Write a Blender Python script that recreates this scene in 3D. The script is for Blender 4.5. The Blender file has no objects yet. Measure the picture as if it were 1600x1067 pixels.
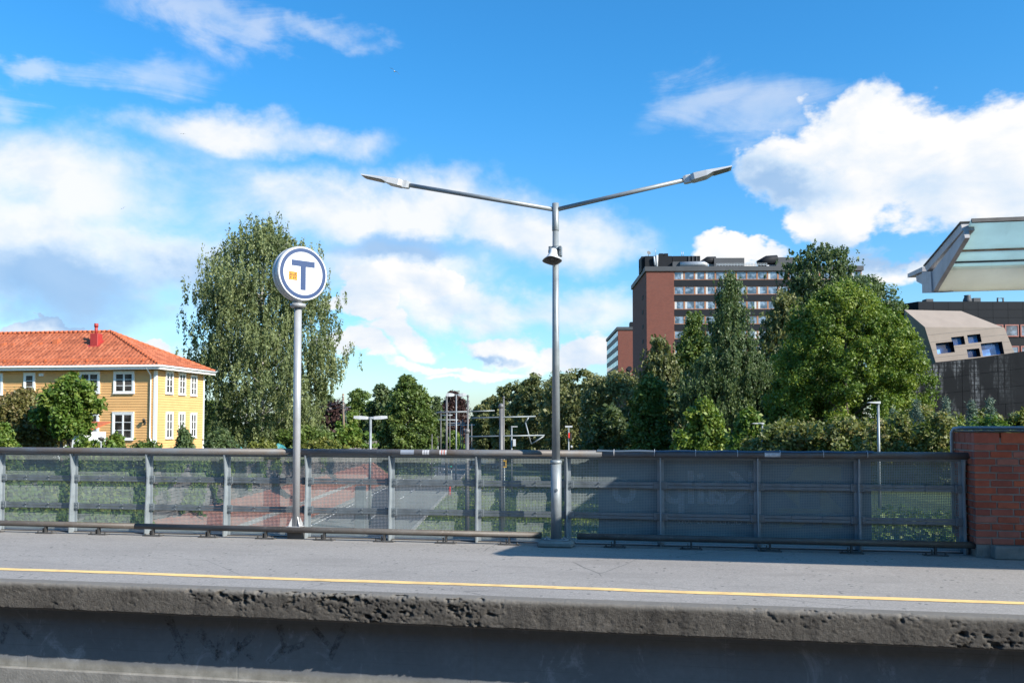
import bpy, bmesh, math, random
import numpy as np
from mathutils import Vector, Matrix

# ------------------------------------------------------------------ camera
sc = bpy.context.scene
YAW, PITCH, EYE, FPX = math.radians(10.3), math.radians(2.2), 1.59, 1370.0
SHIFT = 129.0 - FPX * math.tan(PITCH)
cd = bpy.data.cameras.new("camera"); cam = bpy.data.objects.new("camera", cd)
sc.collection.objects.link(cam); sc.camera = cam
cam.location = (0, 0, EYE); cam.rotation_euler = (math.pi / 2 + PITCH, 0, YAW)
cd.sensor_width = 36; cd.lens = FPX / 1600 * 36; cd.shift_y = SHIFT / 1600
cd.clip_start = 0.1; cd.clip_end = 9000
sc.render.resolution_x = 1024; sc.render.resolution_y = 682

# ------------------------------------------------------------------ sun, exposure
SUN = Vector((1.395, -0.62, 1.0)).normalized()
SUN_EL = math.asin(SUN.z); SUN_AZ = math.atan2(SUN.x, SUN.y)
sd = bpy.data.lights.new("sun", 'SUN'); so = bpy.data.objects.new("sun", sd); sc.collection.objects.link(so)
sd.energy = 5.0; sd.angle = math.radians(0.5); sd.color = (1.0, 0.93, 0.82)
so.rotation_euler = SUN.to_track_quat('Z', 'Y').to_euler()
sc.view_settings.view_transform = 'Standard'; sc.view_settings.look = 'None'
sc.view_settings.gamma = 1; sc.view_settings.use_curve_mapping = False
sc.view_settings.exposure = 0.75

# ------------------------------------------------------------------ pixel helpers (a pixel gives a direction)
CA, SA, CP, SP = math.cos(YAW), math.sin(YAW), math.cos(PITCH), math.sin(PITCH)
V_R = Vector((CA, SA, 0)); V_F = Vector((-SA * CP, CA * CP, SP)); V_U = V_R.cross(V_F)
FH = Vector((-SA, CA, 0)); EYEV = Vector((0, 0, EYE))
def ray(px, py): return V_R * ((px - 800) / FPX) + V_U * (-(py - 533.5 - SHIFT) / FPX) + V_F
def onZ(px, py, z): d = ray(px, py); return EYEV + d * ((z - EYE) / d.z)
def onX(px, py, x): d = ray(px, py); return EYEV + d * (x / d.x)
def onY(px, py, y): d = ray(px, py); return EYEV + d * (y / d.y)
def onD(px, py, dep): d = ray(px, py); return EYEV + d * (dep / d.dot(FH))
def W(lat, dep, z=0): return Vector((lat * CA - dep * SA, lat * SA + dep * CA, z))
def LD(p): return (p.x * CA + p.y * SA, -p.x * SA + p.y * CA)

# ------------------------------------------------------------------ world: sky with clouds
def build_world():
    w = bpy.data.worlds.new("World"); sc.world = w; w.use_nodes = True
    nt = w.node_tree; N = nt.nodes; L = nt.links; N.clear()
    def nd(t, **k):
        n = N.new(t)
        for a, b in k.items(): setattr(n, a, b)
        return n
    def val(x, sock):
        if isinstance(x, (int, float)): sock.default_value = x
        else: L.new(x, sock)
    def m(op, a, b=0.0, c=None, clamp=False):
        n = nd('ShaderNodeMath', operation=op, use_clamp=clamp)
        val(a, n.inputs[0]); val(b, n.inputs[1])
        if c is not None: val(c, n.inputs[2])
        return n.outputs[0]
    def noise(vec, scale, detail, rough=0.55, dist=0.0, lac=2.0):
        n = nd('ShaderNodeTexNoise'); n.inputs['Scale'].default_value = scale; n.inputs['Detail'].default_value = detail
        n.inputs['Roughness'].default_value = rough; n.inputs['Distortion'].default_value = dist; n.inputs['Lacunarity'].default_value = lac
        L.new(vec, n.inputs['Vector']); return n.outputs['Fac']
    out = nd('ShaderNodeOutputWorld')
    sky = nd('ShaderNodeTexSky', sky_type='NISHITA', sun_disc=False)
    sky.sun_elevation = SUN_EL; sky.sun_rotation = SUN_AZ
    sky.altitude = 0; sky.air_density = 1.0; sky.dust_density = 0.8; sky.ozone_density = 4.5
    hs = nd('ShaderNodeHueSaturation'); hs.inputs['Saturation'].default_value = SKY_SAT; hs.inputs['Hue'].default_value = SKY_HUE
    hs.inputs['Value'].default_value = 1.0
    L.new(sky.outputs[0], hs.inputs['Color'])
    tn = nd('ShaderNodeMix', data_type='RGBA', blend_type='MULTIPLY'); tn.inputs[0].default_value = 1.0; L.new(hs.outputs[0], tn.inputs[6]); 
    el0 = nd('ShaderNodeTexCoord'); es = nd('ShaderNodeSeparateXYZ'); L.new(el0.outputs['Generated'], es.inputs[0])
    er = nd('ShaderNodeMapRange', interpolation_type='SMOOTHSTEP'); L.new(es.outputs[2], er.inputs[0]); er.inputs[1].default_value = -0.02; er.inputs[2].default_value = 0.42
    tm = nd('ShaderNodeMix', data_type='RGBA'); L.new(er.outputs[0], tm.inputs[0]); tm.inputs[6].default_value = HORIZON_TINT; tm.inputs[7].default_value = SKY_TINT; L.new(tm.outputs[2], tn.inputs[7])
    bg1 = nd('ShaderNodeBackground'); L.new(tn.outputs[2], bg1.inputs[0]); bg1.inputs[1].default_value = SKY_STR
    tc = nd('ShaderNodeTexCoord'); sp = nd('ShaderNodeSeparateXYZ'); L.new(tc.outputs['Generated'], sp.inputs[0])
    x, y, z = sp.outputs
    az = m('ARCTAN2', x, y); el = m('ARCSINE', z)
    azd = m('MULTIPLY', az, 180 / math.pi); eld = m('MULTIPLY', el, 180 / math.pi)
    # cloud coordinates (degrees / 10), vertically stretched
    cv = nd('ShaderNodeCombineXYZ'); L.new(m('MULTIPLY', azd, 0.1), cv.inputs[0]); L.new(m('MULTIPLY', eld, 0.135), cv.inputs[1]); cv.inputs[2].default_value = 3.7
    def shifted(dx, dy, dz=0.0):
        n = nd('ShaderNodeVectorMath', operation='ADD'); L.new(cv.outputs[0], n.inputs[0]); n.inputs[1].default_value = (dx, dy, dz); return n.outputs[0]
    n_puff = noise(cv.outputs[0], 1.15, 11, 0.56, 0.25)
    n_up = noise(shifted(0.10, 0.13), 1.15, 7, 0.52, 0.25)
    n_wisp_v = nd('ShaderNodeMapping'); L.new(cv.outputs[0], n_wisp_v.inputs[0]); n_wisp_v.inputs['Scale'].default_value = (0.55, 1.7, 1); n_wisp_v.inputs['Rotation'].default_value = (0, 0, 0.22)
    n_wisp = noise(n_wisp_v.outputs[0], 1.5, 9, 0.62, 0.9)
    # ragged outlines: warp the bank coordinates with noise
    wa = noise(shifted(5.0, 1.0), 0.9, 6, 0.6); wb = noise(shifted(-3.0, 7.0), 0.9, 6, 0.6)
    waz = m('ADD', azd, m('MULTIPLY', m('SUBTRACT', wa, 0.5), 15.0)); wel = m('ADD', eld, m('MULTIPLY', m('SUBTRACT', wb, 0.5), 9.0))
    # cloud banks: (px, py, half width px, half height px, gain)
    def blob(px, py, rx, ry):
        d = ray(px, py).normalized()
        a0 = math.degrees(math.atan2(d.x, d.y)); e0 = math.degrees(math.asin(d.z))
        ra = math.degrees(rx / FPX); re = math.degrees(ry / FPX)
        u = m('MULTIPLY', m('SUBTRACT', waz, a0), 1 / ra); v = m('MULTIPLY', m('SUBTRACT', wel, e0), 1 / re)
        r2 = m('ADD', m('MULTIPLY', u, u), m('MULTIPLY', v, v))
        return m('SUBTRACT', 1.0, m('SQRT', r2))
    def fieldmax(bl):
        o = None
        for b in bl:
            s = blob(*b)
            if o is None: o = s
            else:
                n = nd('ShaderNodeMath', operation='SMOOTH_MAX'); L.new(o, n.inputs[0]); L.new(s, n.inputs[1]); n.inputs[2].default_value = 0.25; o = n.outputs[0]
        return o
    cum = fieldmax(CUMULUS); strat = fieldmax(STRATUS); cir = fieldmax(CIRRUS)
    # the rest of the sky carries the same kind of scattered cloud
    low = noise(cv.outputs[0], 0.35, 2, 0.5)
    behind = m('MULTIPLY', m('SUBTRACT', m('ABSOLUTE', m('ADD', azd, 10.3)), 38.0), 0.08, clamp=True)
    rest = m('ADD', m('MULTIPLY', m('SUBTRACT', low, 0.57), 3.2), m('MULTIPLY', m('SUBTRACT', behind, 1.0), 3.0))
    rest = m('SUBTRACT', rest, m('MULTIPLY', m('MAXIMUM', m('SUBTRACT', eld, 22.0), 0.0), 0.12))
    cum = m('MAXIMUM', cum, rest)
    def dens(field, gain, nz, amp, lo, hi):
        f = m('ADD', m('MULTIPLY', field, gain), m('MULTIPLY', m('SUBTRACT', nz, 0.5), amp))
        n = nd('ShaderNodeMapRange', interpolation_type='SMOOTHSTEP'); L.new(f, n.inputs[0]); n.inputs[1].default_value = lo; n.inputs[2].default_value = hi
        return n.outputs[0], f
    dc, fc = dens(cum, 1.4, n_puff, 3.6, 0.02, 0.48)
    ds, fs = dens(strat, 1.1, n_puff, 1.7, -0.25, 0.85)
    dw, fw = dens(cir, 1.0, n_wisp, 2.6, -0.02, 1.1)
    dw = m('MULTIPLY', dw, 0.45); ds = m('MULTIPLY', ds, 0.93)
    # light and dark of the cloud bodies: less cloud towards the sun = bright rim
    rim = m('ADD', 0.62, m('MULTIPLY', m('SUBTRACT', n_puff, n_up), 3.4), clamp=True)
    depthc = nd('ShaderNodeMapRange'); L.new(fc, depthc.inputs[0]); depthc.inputs[1].default_value = 0.1; depthc.inputs[2].default_value = 2.2; depthc.inputs[3].default_value = 0.5; depthc.inputs[4].default_value = 0.85
    base_dark = fieldmax(CLOUD_BASE)
    bd = nd('ShaderNodeMapRange', interpolation_type='SMOOTHSTEP'); L.new(m('ADD', base_dark, m('MULTIPLY', m('SUBTRACT', n_puff, 0.5), 1.3)), bd.inputs[0]); bd.inputs[1].default_value = -0.15; bd.inputs[2].default_value = 0.8; bd.inputs[3].default_value = 0; bd.inputs[4].default_value = 0.85
    lightv = m('MULTIPLY', m('ADD', m('MULTIPLY', rim, 0.65), 0.42, clamp=True), m('SUBTRACT', 1.0, bd.outputs[0]))
    ramp = nd('ShaderNodeValToRGB'); L.new(lightv, ramp.inputs[0])
    e = ramp.color_ramp.elements
    e[0].position = 0.0; e[0].color = CL_DARK; e[1].position = 0.9; e[1].color = CL_WHITE
    e2 = ramp.color_ramp.elements.new(0.45); e2.color = CL_MID
    bg2 = nd('ShaderNodeBackground'); L.new(ramp.outputs[0], bg2.inputs[0]); bg2.inputs[1].default_value = CL_STR
    d_all = m('MAXIMUM', m('MAXIMUM', dc, ds), dw)
    mix = nd('ShaderNodeMixShader'); L.new(d_all, mix.inputs[0]); L.new(bg1.outputs[0], mix.inputs[1]); L.new(bg2.outputs[0], mix.inputs[2])
    L.new(mix.outputs[0], out.inputs[0])
    w.cycles.sampling_method = 'MANUAL'; w.cycles.sample_map_resolution = 1024

SKY_SAT, SKY_HUE, SKY_STR, CL_STR = 1.15, 0.498, 0.125, 0.60
SKY_TINT = (0.46, 1.02, 1.16, 1); HORIZON_TINT = (0.90, 0.97, 1.0, 1)
CL_DARK = (0.28, 0.50, 0.82, 1); CL_MID = (0.66, 0.80, 0.97, 1); CL_WHITE = (1.0, 1.0, 1.0, 1)
CUMULUS = [(1395, 240, 140, 98), (1530, 275, 125, 92), (1255, 285, 120, 52), (1500, 395, 140, 42), (1180, 400, 95, 20), (1350, 335, 80, 40),
           (660, 545, 95, 34), (780, 535, 105, 38), (560, 505, 75, 26), (900, 565, 75, 28), (640, 470, 130, 26), (700, 585, 130, 16), (560, 570, 80, 22), (1600, 340, 90, 60),
           (720, 600, 50, 12), (30, 505, 120, 16), (210, 525, 70, 14)]
STRATUS = [(120, 300, 330, 95), (380, 215, 190, 42), (40, 400, 260, 120), (640, 345, 300, 66), (840, 365, 150, 55), (300, 420, 200, 70), (620, 440, 200, 65), (100, 540, 300, 30), (760, 490, 240, 40)]
CIRRUS = [(210, 105, 110, 40), (20, 165, 60, 45), (270, 20, 180, 40), (500, 52, 75, 26), (390, 45, 70, 40), (1080, 160, 150, 45), (1180, 190, 120, 60), (40, 80, 70, 20)]
CLOUD_BASE = [(100, 450, 260, 55), (330, 440, 150, 55), (660, 405, 220, 32), (1240, 300, 130, 45), (1440, 375, 170, 30), (760, 552, 70, 14), (60, 480, 200, 30)]
build_world()

# ------------------------------------------------------------------ numpy noise
def _h(i, j, k, s):
    n = (i.astype(np.int64) * 374761393 + j.astype(np.int64) * 668265263 + k.astype(np.int64) * 1274126177 + s * 974634233) & 0x7fffffff
    n = ((n ^ (n >> 13)) * 1274126177) & 0x7fffffff
    n = (n ^ (n >> 16)) & 0xffffff
    return n / float(0xffffff)
def vnoise(p, s=0):
    p = np.asarray(p, float); f = np.floor(p); t = p - f; t = t * t * (3 - 2 * t)
    i, j, k = f[..., 0], f[..., 1], f[..., 2]; r = 0
    for a in (0, 1):
        for b in (0, 1):
            for c in (0, 1):
                r = r + _h(i + a, j + b, k + c, s) * (t[..., 0] if a else 1 - t[..., 0]) * (t[..., 1] if b else 1 - t[..., 1]) * (t[..., 2] if c else 1 - t[..., 2])
    return r
def fbm(p, o=4, s=0, g=0.5):
    p = np.asarray(p, float); r = 0; a = 1; tot = 0
    for q in range(o): r = r + a * vnoise(p, s + q); tot += a; a *= g; p = p * 2.03 + 7.1
    return r / tot

# ------------------------------------------------------------------ object helpers
COL = sc.collection
def tag(o, label=None, cat=None, group=None, kind=None):
    if label: o["label"] = label
    if cat: o["category"] = cat
    if group: o["group"] = group
    if kind: o["kind"] = kind
    return o
def empty(name, loc=(0, 0, 0), rz=0.0, label=None, cat=None, group=None):
    o = bpy.data.objects.new(name, None); COL.objects.link(o); o.location = loc; o.rotation_euler = (0, 0, rz); o.empty_display_size = 0.2
    return tag(o, label, cat, group)
def link(name, me, mat, parent=None, smooth=False):
    o = bpy.data.objects.new(name, me); COL.objects.link(o)
    if mat is not None:
        for mm in (mat if isinstance(mat, (list, tuple)) else [mat]): me.materials.append(mm)
    if parent is not None: o.parent = parent
    if smooth: me.polygons.foreach_set('use_smooth', [True] * len(me.polygons))
    return o
def inst(name, me, parent, loc=(0, 0, 0), rot=(0, 0, 0), scale=(1, 1, 1)):
    o = bpy.data.objects.new(name, me); COL.objects.link(o); o.parent = parent; o.location = loc; o.rotation_euler = rot; o.scale = scale
    return o

class MB:
    """collects shapes for one mesh"""
    def __init__(s): s.v = []; s.f = []; s.mi = []; s.sm = []
    def add(s, vs, fs, mi=0, smooth=False):
        n = len(s.v); s.v += [tuple(q) for q in vs]
        for f in fs: s.f.append(tuple(n + i for i in f)); s.mi.append(mi); s.sm.append(smooth)
        return s
    def box(s, x0, x1, y0, y1, z0, z1, mi=0):
        return s.add([(x0, y0, z0), (x1, y0, z0), (x1, y1, z0), (x0, y1, z0), (x0, y0, z1), (x1, y0, z1), (x1, y1, z1), (x0, y1, z1)],
              [(0, 3, 2, 1), (4, 5, 6, 7), (0, 1, 5, 4), (1, 2, 6, 5), (2, 3, 7, 6), (3, 0, 4, 7)], mi)
    def bbox(s, x0, x1, y0, y1, z0, z1, b=0.005, mi=0):
        """box with chamfered edges"""
        bm = bmesh.new(); bmesh.ops.create_cube(bm, size=1)
        for v in bm.verts: v.co = ((x0 + x1) / 2 + v.co.x * (x1 - x0), (y0 + y1) / 2 + v.co.y * (y1 - y0), (z0 + z1) / 2 + v.co.z * (z1 - z0))
        bmesh.ops.bevel(bm, geom=bm.edges[:], offset=b, segments=1, affect='EDGES')
        bm.verts.index_update(); s.add([v.co[:] for v in bm.verts], [[v.index for v in f.verts] for f in bm.faces], mi); bm.free(); return s
    def tube(s, pts, rad, n=12, mi=0, caps=True, smooth=True):
        pts = [Vector(p) for p in pts]; k = len(pts)
        rad = rad if isinstance(rad, (list, tuple)) else [rad] * k
        base = len(s.v); up = None
        for i, p in enumerate(pts):
            d = (pts[min(i + 1, k - 1)] - pts[max(i - 1, 0)])
            d = d.normalized() if d.length > 1e-9 else Vector((0, 0, 1))
            if up is None or abs(d.dot(up)) > 0.98: up = Vector((0, 0, 1)) if abs(d.z) < 0.9 else Vector((1, 0, 0))
            a = d.cross(up).normalized(); b = a.cross(d).normalized(); up = b
            for j in range(n):
                t = 2 * math.pi * j / n; q = p + (a * math.cos(t) + b * math.sin(t)) * rad[i]; s.v.append(q[:])
        for i in range(k - 1):
            for j in range(n):
                s.f.append((base + i * n + j, base + i * n + (j + 1) % n, base + (i + 1) * n + (j + 1) % n, base + (i + 1) * n + j)); s.mi.append(mi); s.sm.append(smooth)
        if caps:
            s.f.append(tuple(base + j for j in range(n - 1, -1, -1))); s.mi.append(mi); s.sm.append(False)
            s.f.append(tuple(base + (k - 1) * n + j for j in range(n))); s.mi.append(mi); s.sm.append(False)
        return s
    def prism(s, poly, axis, a, b, mi=0):
        """extrude a 2-D polygon along an axis: axis 'x' poly=(y,z), 'y' poly=(x,z), 'z' poly=(x,y)"""
        def P(q, t): return {'x': (t, q[0], q[1]), 'y': (q[0], t, q[1]), 'z': (q[0], q[1], t)}[axis]
        n = len(poly)
        return s.add([P(q, a) for q in poly] + [P(q, b) for q in poly],
              [tuple(range(n - 1, -1, -1)), tuple(range(n, 2 * n))] + [(i, (i + 1) % n, n + (i + 1) % n, n + i) for i in range(n)], mi)
    def lathe(s, prof, c=(0, 0, 0), n=20, mi=0, smooth=True, M=None):
        base = len(s.v); c = Vector(c)
        for r, h in prof:
            for j in range(n):
                t = 2 * math.pi * j / n; q = Vector((r * math.cos(t), r * math.sin(t), h))
                if M is not None: q = M @ q
                s.v.append((q + c)[:])
        for i in range(len(prof) - 1):
            for j in range(n):
                s.f.append((base + i * n + j, base + i * n + (j + 1) % n, base + (i + 1) * n + (j + 1) % n, base + (i + 1) * n + j)); s.mi.append(mi); s.sm.append(smooth)
        s.f.append(tuple(base + j for j in range(n - 1, -1, -1))); s.mi.append(mi); s.sm.append(False)
        k = len(prof) - 1; s.f.append(tuple(base + k * n + j for j in range(n))); s.mi.append(mi); s.sm.append(False)
        return s
    def quad(s, a, b, c, d, mi=0): return s.add([a, b, c, d], [(0, 1, 2, 3)], mi)
    def mesh(s, name):
        me = bpy.data.meshes.new(name); me.from_pydata(s.v, [], s.f); me.update()
        bm = bmesh.new(); bm.from_mesh(me); bmesh.ops.recalc_face_normals(bm, faces=bm.faces); bm.to_mesh(me); bm.free()
        me.polygons.foreach_set('material_index', s.mi); me.polygons.foreach_set('use_smooth', s.sm)
        return me
    def build(s, name, mat, parent=None, kind=None):
        o = link(name, s.mesh(name), mat, parent)
        if kind: o["kind"] = kind
        return o

# ------------------------------------------------------------------ materials
def new_mat(name):
    m = bpy.data.materials.new(name); m.use_nodes = True; nt = m.node_tree
    b = nt.nodes['Principled BSDF']; return m, nt, b
def N_(nt, t, **k):
    n = nt.nodes.new(t)
    for a, b in k.items(): setattr(n, a, b)
    return n
def nz(nt, vec, scale, detail=5, rough=0.55, dist=0.0):
    n = N_(nt, 'ShaderNodeTexNoise'); n.inputs['Scale'].default_value = scale; n.inputs['Detail'].default_value = detail
    n.inputs['Roughness'].default_value = rough; n.inputs['Distortion'].default_value = dist
    if vec is not None: nt.links.new(vec, n.inputs['Vector'])
    return n.outputs['Fac']
def ramp_(nt, fac, stops):
    r = N_(nt, 'ShaderNodeValToRGB'); nt.links.new(fac, r.inputs[0]); e = r.color_ramp.elements
    while len(e) < len(stops): e.new(0.5)
    for q, (p, c) in zip(e, stops): q.position = p; q.color = (c[0], c[1], c[2], 1)
    return r.outputs[0]
def mixc(nt, fac, a, b, mode='MIX'):
    n = N_(nt, 'ShaderNodeMix', data_type='RGBA', blend_type=mode)
    for s, x in ((n.inputs[0], fac), (n.inputs[6], a), (n.inputs[7], b)):
        if isinstance(x, (int, float)): s.default_value = x
        elif isinstance(x, tuple): s.default_value = (x[0], x[1], x[2], 1)
        else: nt.links.new(x, s)
    return n.outputs[2]
def mathn(nt, op, a, b=0.0, clamp=False):
    n = N_(nt, 'ShaderNodeMath', operation=op, use_clamp=clamp)
    for s, x in ((n.inputs[0], a), (n.inputs[1], b)):
        if isinstance(x, (int, float)): s.default_value = x
        else: nt.links.new(x, s)
    return n.outputs[0]
def mapr(nt, x, a, b, c=0.0, d=1.0):
    n = N_(nt, 'ShaderNodeMapRange'); nt.links.new(x, n.inputs[0])
    for i, q in enumerate((a, b, c, d)): n.inputs[i + 1].default_value = q
    return n.outputs[0]
def bump(nt, b, h, strength, dist):
    n = N_(nt, 'ShaderNodeBump'); n.inputs['Strength'].default_value = strength; n.inputs['Distance'].default_value = dist
    nt.links.new(h, n.inputs['Height']); nt.links.new(n.outputs[0], b.inputs['Normal'])
def coords(nt, sx=1, sy=1, sz=1, kind='Object'):
    tc = N_(nt, 'ShaderNodeTexCoord'); mp = N_(nt, 'ShaderNodeMapping'); nt.links.new(tc.outputs[kind], mp.inputs[0]); mp.inputs['Scale'].default_value = (sx, sy, sz)
    return mp.outputs[0]
def plain(name, col, rough=0.6, metal=0.0, var=0.18, scale=3.0, bmp=0.0, bscale=40, bdist=0.003, spec=0.5, dirt=None, dscale=1.2, damt=0.5):
    m, nt, b = new_mat(name); v = coords(nt)
    f = nz(nt, v, scale, 6, 0.6)
    lo = tuple(c * (1 - var) for c in col); hi = tuple(min(1, c * (1 + var)) for c in col)
    c = ramp_(nt, f, [(0.3, lo), (0.7, hi)])
    if dirt is not None:
        g = mapr(nt, nz(nt, v, dscale, 8, 0.65, 0.4), 0.5, 0.72, 0, damt); c = mixc(nt, g, c, dirt)
    nt.links.new(c, b.inputs['Base Color']); b.inputs['Roughness'].default_value = rough; b.inputs['Metallic'].default_value = metal
    b.inputs['Specular IOR Level'].default_value = spec
    if bmp: bump(nt, b, nz(nt, v, bscale, 5, 0.6), bmp, bdist)
    return m
# ------------------------------------------------------------------ materials used across the scene
M = {}
def mat_asphalt(name, col, warm=0.0, chips=True):
    m, nt, b = new_mat(name); v = coords(nt)
    big = nz(nt, v, 0.55, 5, 0.6); fine = nz(nt, v, 48, 4, 0.75); mid = nz(nt, v, 9, 6, 0.7)
    c = ramp_(nt, big, [(0.3, tuple(q * 0.86 for q in col)), (0.7, tuple(q * 1.1 for q in col))])
    c = mixc(nt, 1.0, c, ramp_(nt, mid, [(0.3, (0.88,) * 3), (0.7, (1.08,) * 3)]), 'MULTIPLY')
    c = mixc(nt, mapr(nt, fine, 0.42, 0.72, 0, 0.8), c, tuple(q * 1.55 for q in col))
    c = mixc(nt, 1.0, c, ramp_(nt, nz(nt, v, 19, 7, 0.85), [(0.3, (0.78,) * 3), (0.7, (1.18,) * 3)]), 'MULTIPLY')
    if chips:
        vo = N_(nt, 'ShaderNodeTexVoronoi'); nt.links.new(coords(nt, 1, 0.8, 1), vo.inputs['Vector']); vo.inputs['Scale'].default_value = 12; vo.inputs['Randomness'].default_value = 1
        dk = mapr(nt, vo.outputs['Distance'], 0.14, 0.25, 1, 0)
        pick = mapr(nt, nz(nt, v, 1.6, 4, 0.7), 0.44, 0.6, 0, 1)
        rn = N_(nt, 'ShaderNodeSeparateColor'); nt.links.new(vo.outputs['Color'], rn.inputs[0])
        k = mathn(nt, 'MULTIPLY', mathn(nt, 'MULTIPLY', dk, pick), mapr(nt, rn.outputs[0], 0.35, 0.5, 0, 0.85))
        c = mixc(nt, k, c, (0.035, 0.037, 0.04))
        vo2 = N_(nt, 'ShaderNodeTexVoronoi'); nt.links.new(v, vo2.inputs['Vector']); vo2.inputs['Scale'].default_value = 16
        wk = mathn(nt, 'MULTIPLY', mapr(nt, vo2.outputs['Distance'], 0.08, 0.16, 1, 0), mapr(nt, nz(nt, v, 5, 3), 0.5, 0.6, 0, 0.8))
        c = mixc(nt, wk, c, (0.42, 0.43, 0.44))
        st = mapr(nt, nz(nt, coords(nt, 0.35, 1.6, 1), 1.4, 5, 0.6, 0.8), 0.52, 0.66, 0, 0.35); c = mixc(nt, st, c, tuple(q * 0.72 for q in col))
        ve = N_(nt, 'ShaderNodeTexVoronoi', feature='DISTANCE_TO_EDGE'); nt.links.new(mixc(nt, 0.12, v, N_(nt, 'ShaderNodeTexNoise').outputs['Color'], 'ADD'), ve.inputs['Vector']); ve.inputs['Scale'].default_value = 0.45
        ck = mathn(nt, 'MULTIPLY', mapr(nt, ve.outputs['Distance'], 0.0008, 0.0035, 1, 0), mapr(nt, nz(nt, v, 0.7, 3), 0.48, 0.6, 0, 0.6)); c = mixc(nt, ck, c, (0.05, 0.05, 0.05))
    nt.links.new(c, b.inputs['Base Color']); b.inputs['Roughness'].default_value = 0.85; b.inputs['Specular IOR Level'].default_value = 0.35
    bump(nt, b, fine, 0.5, 0.004); return m
M['asphalt'] = mat_asphalt('platform_asphalt', (0.252, 0.234, 0.219))
M['road'] = mat_asphalt('road_asphalt', (0.15, 0.15, 0.155), chips=False)
M['line'] = plain('yellow_line_paint', (0.80, 0.53, 0.21), 0.7, var=0.08, scale=6, dirt=(0.30, 0.22, 0.12), dscale=5, damt=0.55)
M['white_line'] = plain('white_road_paint', (0.7, 0.7, 0.68), 0.7, var=0.1, dirt=(0.25, 0.25, 0.25), dscale=2, damt=0.6)

def mat_coping():
    m, nt, b = new_mat('pitted_concrete'); v = coords(nt)
    f = nz(nt, v, 3.0, 8, 0.65); g = nz(nt, v, 45, 4, 0.7)
    c = ramp_(nt, f, [(0.25, (0.058, 0.051, 0.045)), (0.55, (0.105, 0.094, 0.083)), (0.8, (0.155, 0.14, 0.126))])
    c = mixc(nt, mapr(nt, g, 0.35, 0.7, 0, 0.4), c, (0.13, 0.12, 0.108))
    # vertical run-off streaks
    st = nz(nt, coords(nt, 3.2, 0.3, 0.35), 2.4, 5, 0.6)
    c = mixc(nt, mapr(nt, st, 0.48, 0.68, 0, 0.75), c, (0.045, 0.042, 0.04))
    c = mixc(nt, 1.0, c, ramp_(nt, nz(nt, v, 26, 7, 0.85), [(0.3, (0.6,) * 3), (0.7, (1.3,) * 3)]), 'MULTIPLY')
    # worn pale arris on top
    sp = N_(nt, 'ShaderNodeSeparateXYZ'); tc = N_(nt, 'ShaderNodeTexCoord'); nt.links.new(tc.outputs['Object'], sp.inputs[0])
    h = mathn(nt, 'ADD', sp.outputs[2], mathn(nt, 'MULTIPLY', mathn(nt, 'SUBTRACT', nz(nt, v, 6, 5, 0.7), 0.5), 0.05))
    c = mixc(nt, mapr(nt, h, -0.06, -0.005, 0, 0.75), c, (0.22, 0.205, 0.187))
    nt.links.new(c, b.inputs['Base Color']); b.inputs['Roughness'].default_value = 0.95; b.inputs['Specular IOR Level'].default_value = 0.2
    bump(nt, b, nz(nt, v, 38, 6, 0.8), 1.0, 0.016); return m
M['coping'] = mat_coping()

def mat_wall():
    m, nt, b = new_mat('painted_concrete_wall'); v = coords(nt)
    f = nz(nt, v, 0.9, 6, 0.6); g = nz(nt, v, 14, 6, 0.7)
    c = ramp_(nt, f, [(0.3, (0.15, 0.158, 0.172)), (0.7, (0.21, 0.22, 0.235))])
    c = mixc(nt, mapr(nt, g, 0.35, 0.7, 0, 0.45), c, (0.12, 0.125, 0.135))
    # pale scuffs and lime
    sc_ = mapr(nt, nz(nt, coords(nt, 1.0, 1, 0.6), 2.6, 9, 0.75, 0.8), 0.57, 0.70, 0, 0.6); c = mixc(nt, sc_, c, (0.40, 0.42, 0.45))
    st = mapr(nt, nz(nt, coords(nt, 6, 1, 0.25), 1.5, 5, 0.6), 0.6, 0.75, 0, 0.5); c = mixc(nt, st, c, (0.16, 0.15, 0.15))
    # old bare concrete low down with mossy grey
    sp = N_(nt, 'ShaderNodeSeparateXYZ'); tc = N_(nt, 'ShaderNodeTexCoord'); nt.links.new(tc.outputs['Object'], sp.inputs[0])
    h = mathn(nt, 'ADD', sp.outputs[2], mathn(nt, 'MULTIPLY', mathn(nt, 'SUBTRACT', nz(nt, v, 2.2, 5, 0.6), 0.5), 0.06))
    k = mapr(nt, h, -0.90, -0.85, 1, 0); c = mixc(nt, k, c, ramp_(nt, nz(nt, v, 5, 7, 0.7), [(0.3, (0.15, 0.145, 0.125)), (0.7, (0.30, 0.295, 0.275))]))
    # board marks
    zz = mathn(nt, 'MULTIPLY', sp.outputs[2], 9.0); fr = mathn(nt, 'FRACT', mathn(nt, 'ADD', zz, 100.0))
    ln = mapr(nt, mathn(nt, 'ABSOLUTE', mathn(nt, 'SUBTRACT', fr, 0.5)), 0.0, 0.03, 1, 0)
    ln = mathn(nt, 'MULTIPLY', ln, mapr(nt, nz(nt, coords(nt, 0.5, 1, 1), 1.7, 4), 0.45, 0.6, 0, 0.7))
    c = mixc(nt, ln, c, (0.10, 0.10, 0.10))
    nt.links.new(c, b.inputs['Base Color']); b.inputs['Roughness'].default_value = 0.85
    jx = mathn(nt, 'ABSOLUTE', mathn(nt, 'SUBTRACT', mathn(nt, 'FRACT', mathn(nt, 'ADD', mathn(nt, 'MULTIPLY', sp.outputs[0], 0.42), 100.3)), 0.5))
    bump(nt, b, mixc(nt, mapr(nt, jx, 0.002, 0.005, 1, 0), g, (0, 0, 0)), 0.45, 0.006); return m
M['wall'] = mat_wall()
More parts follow.
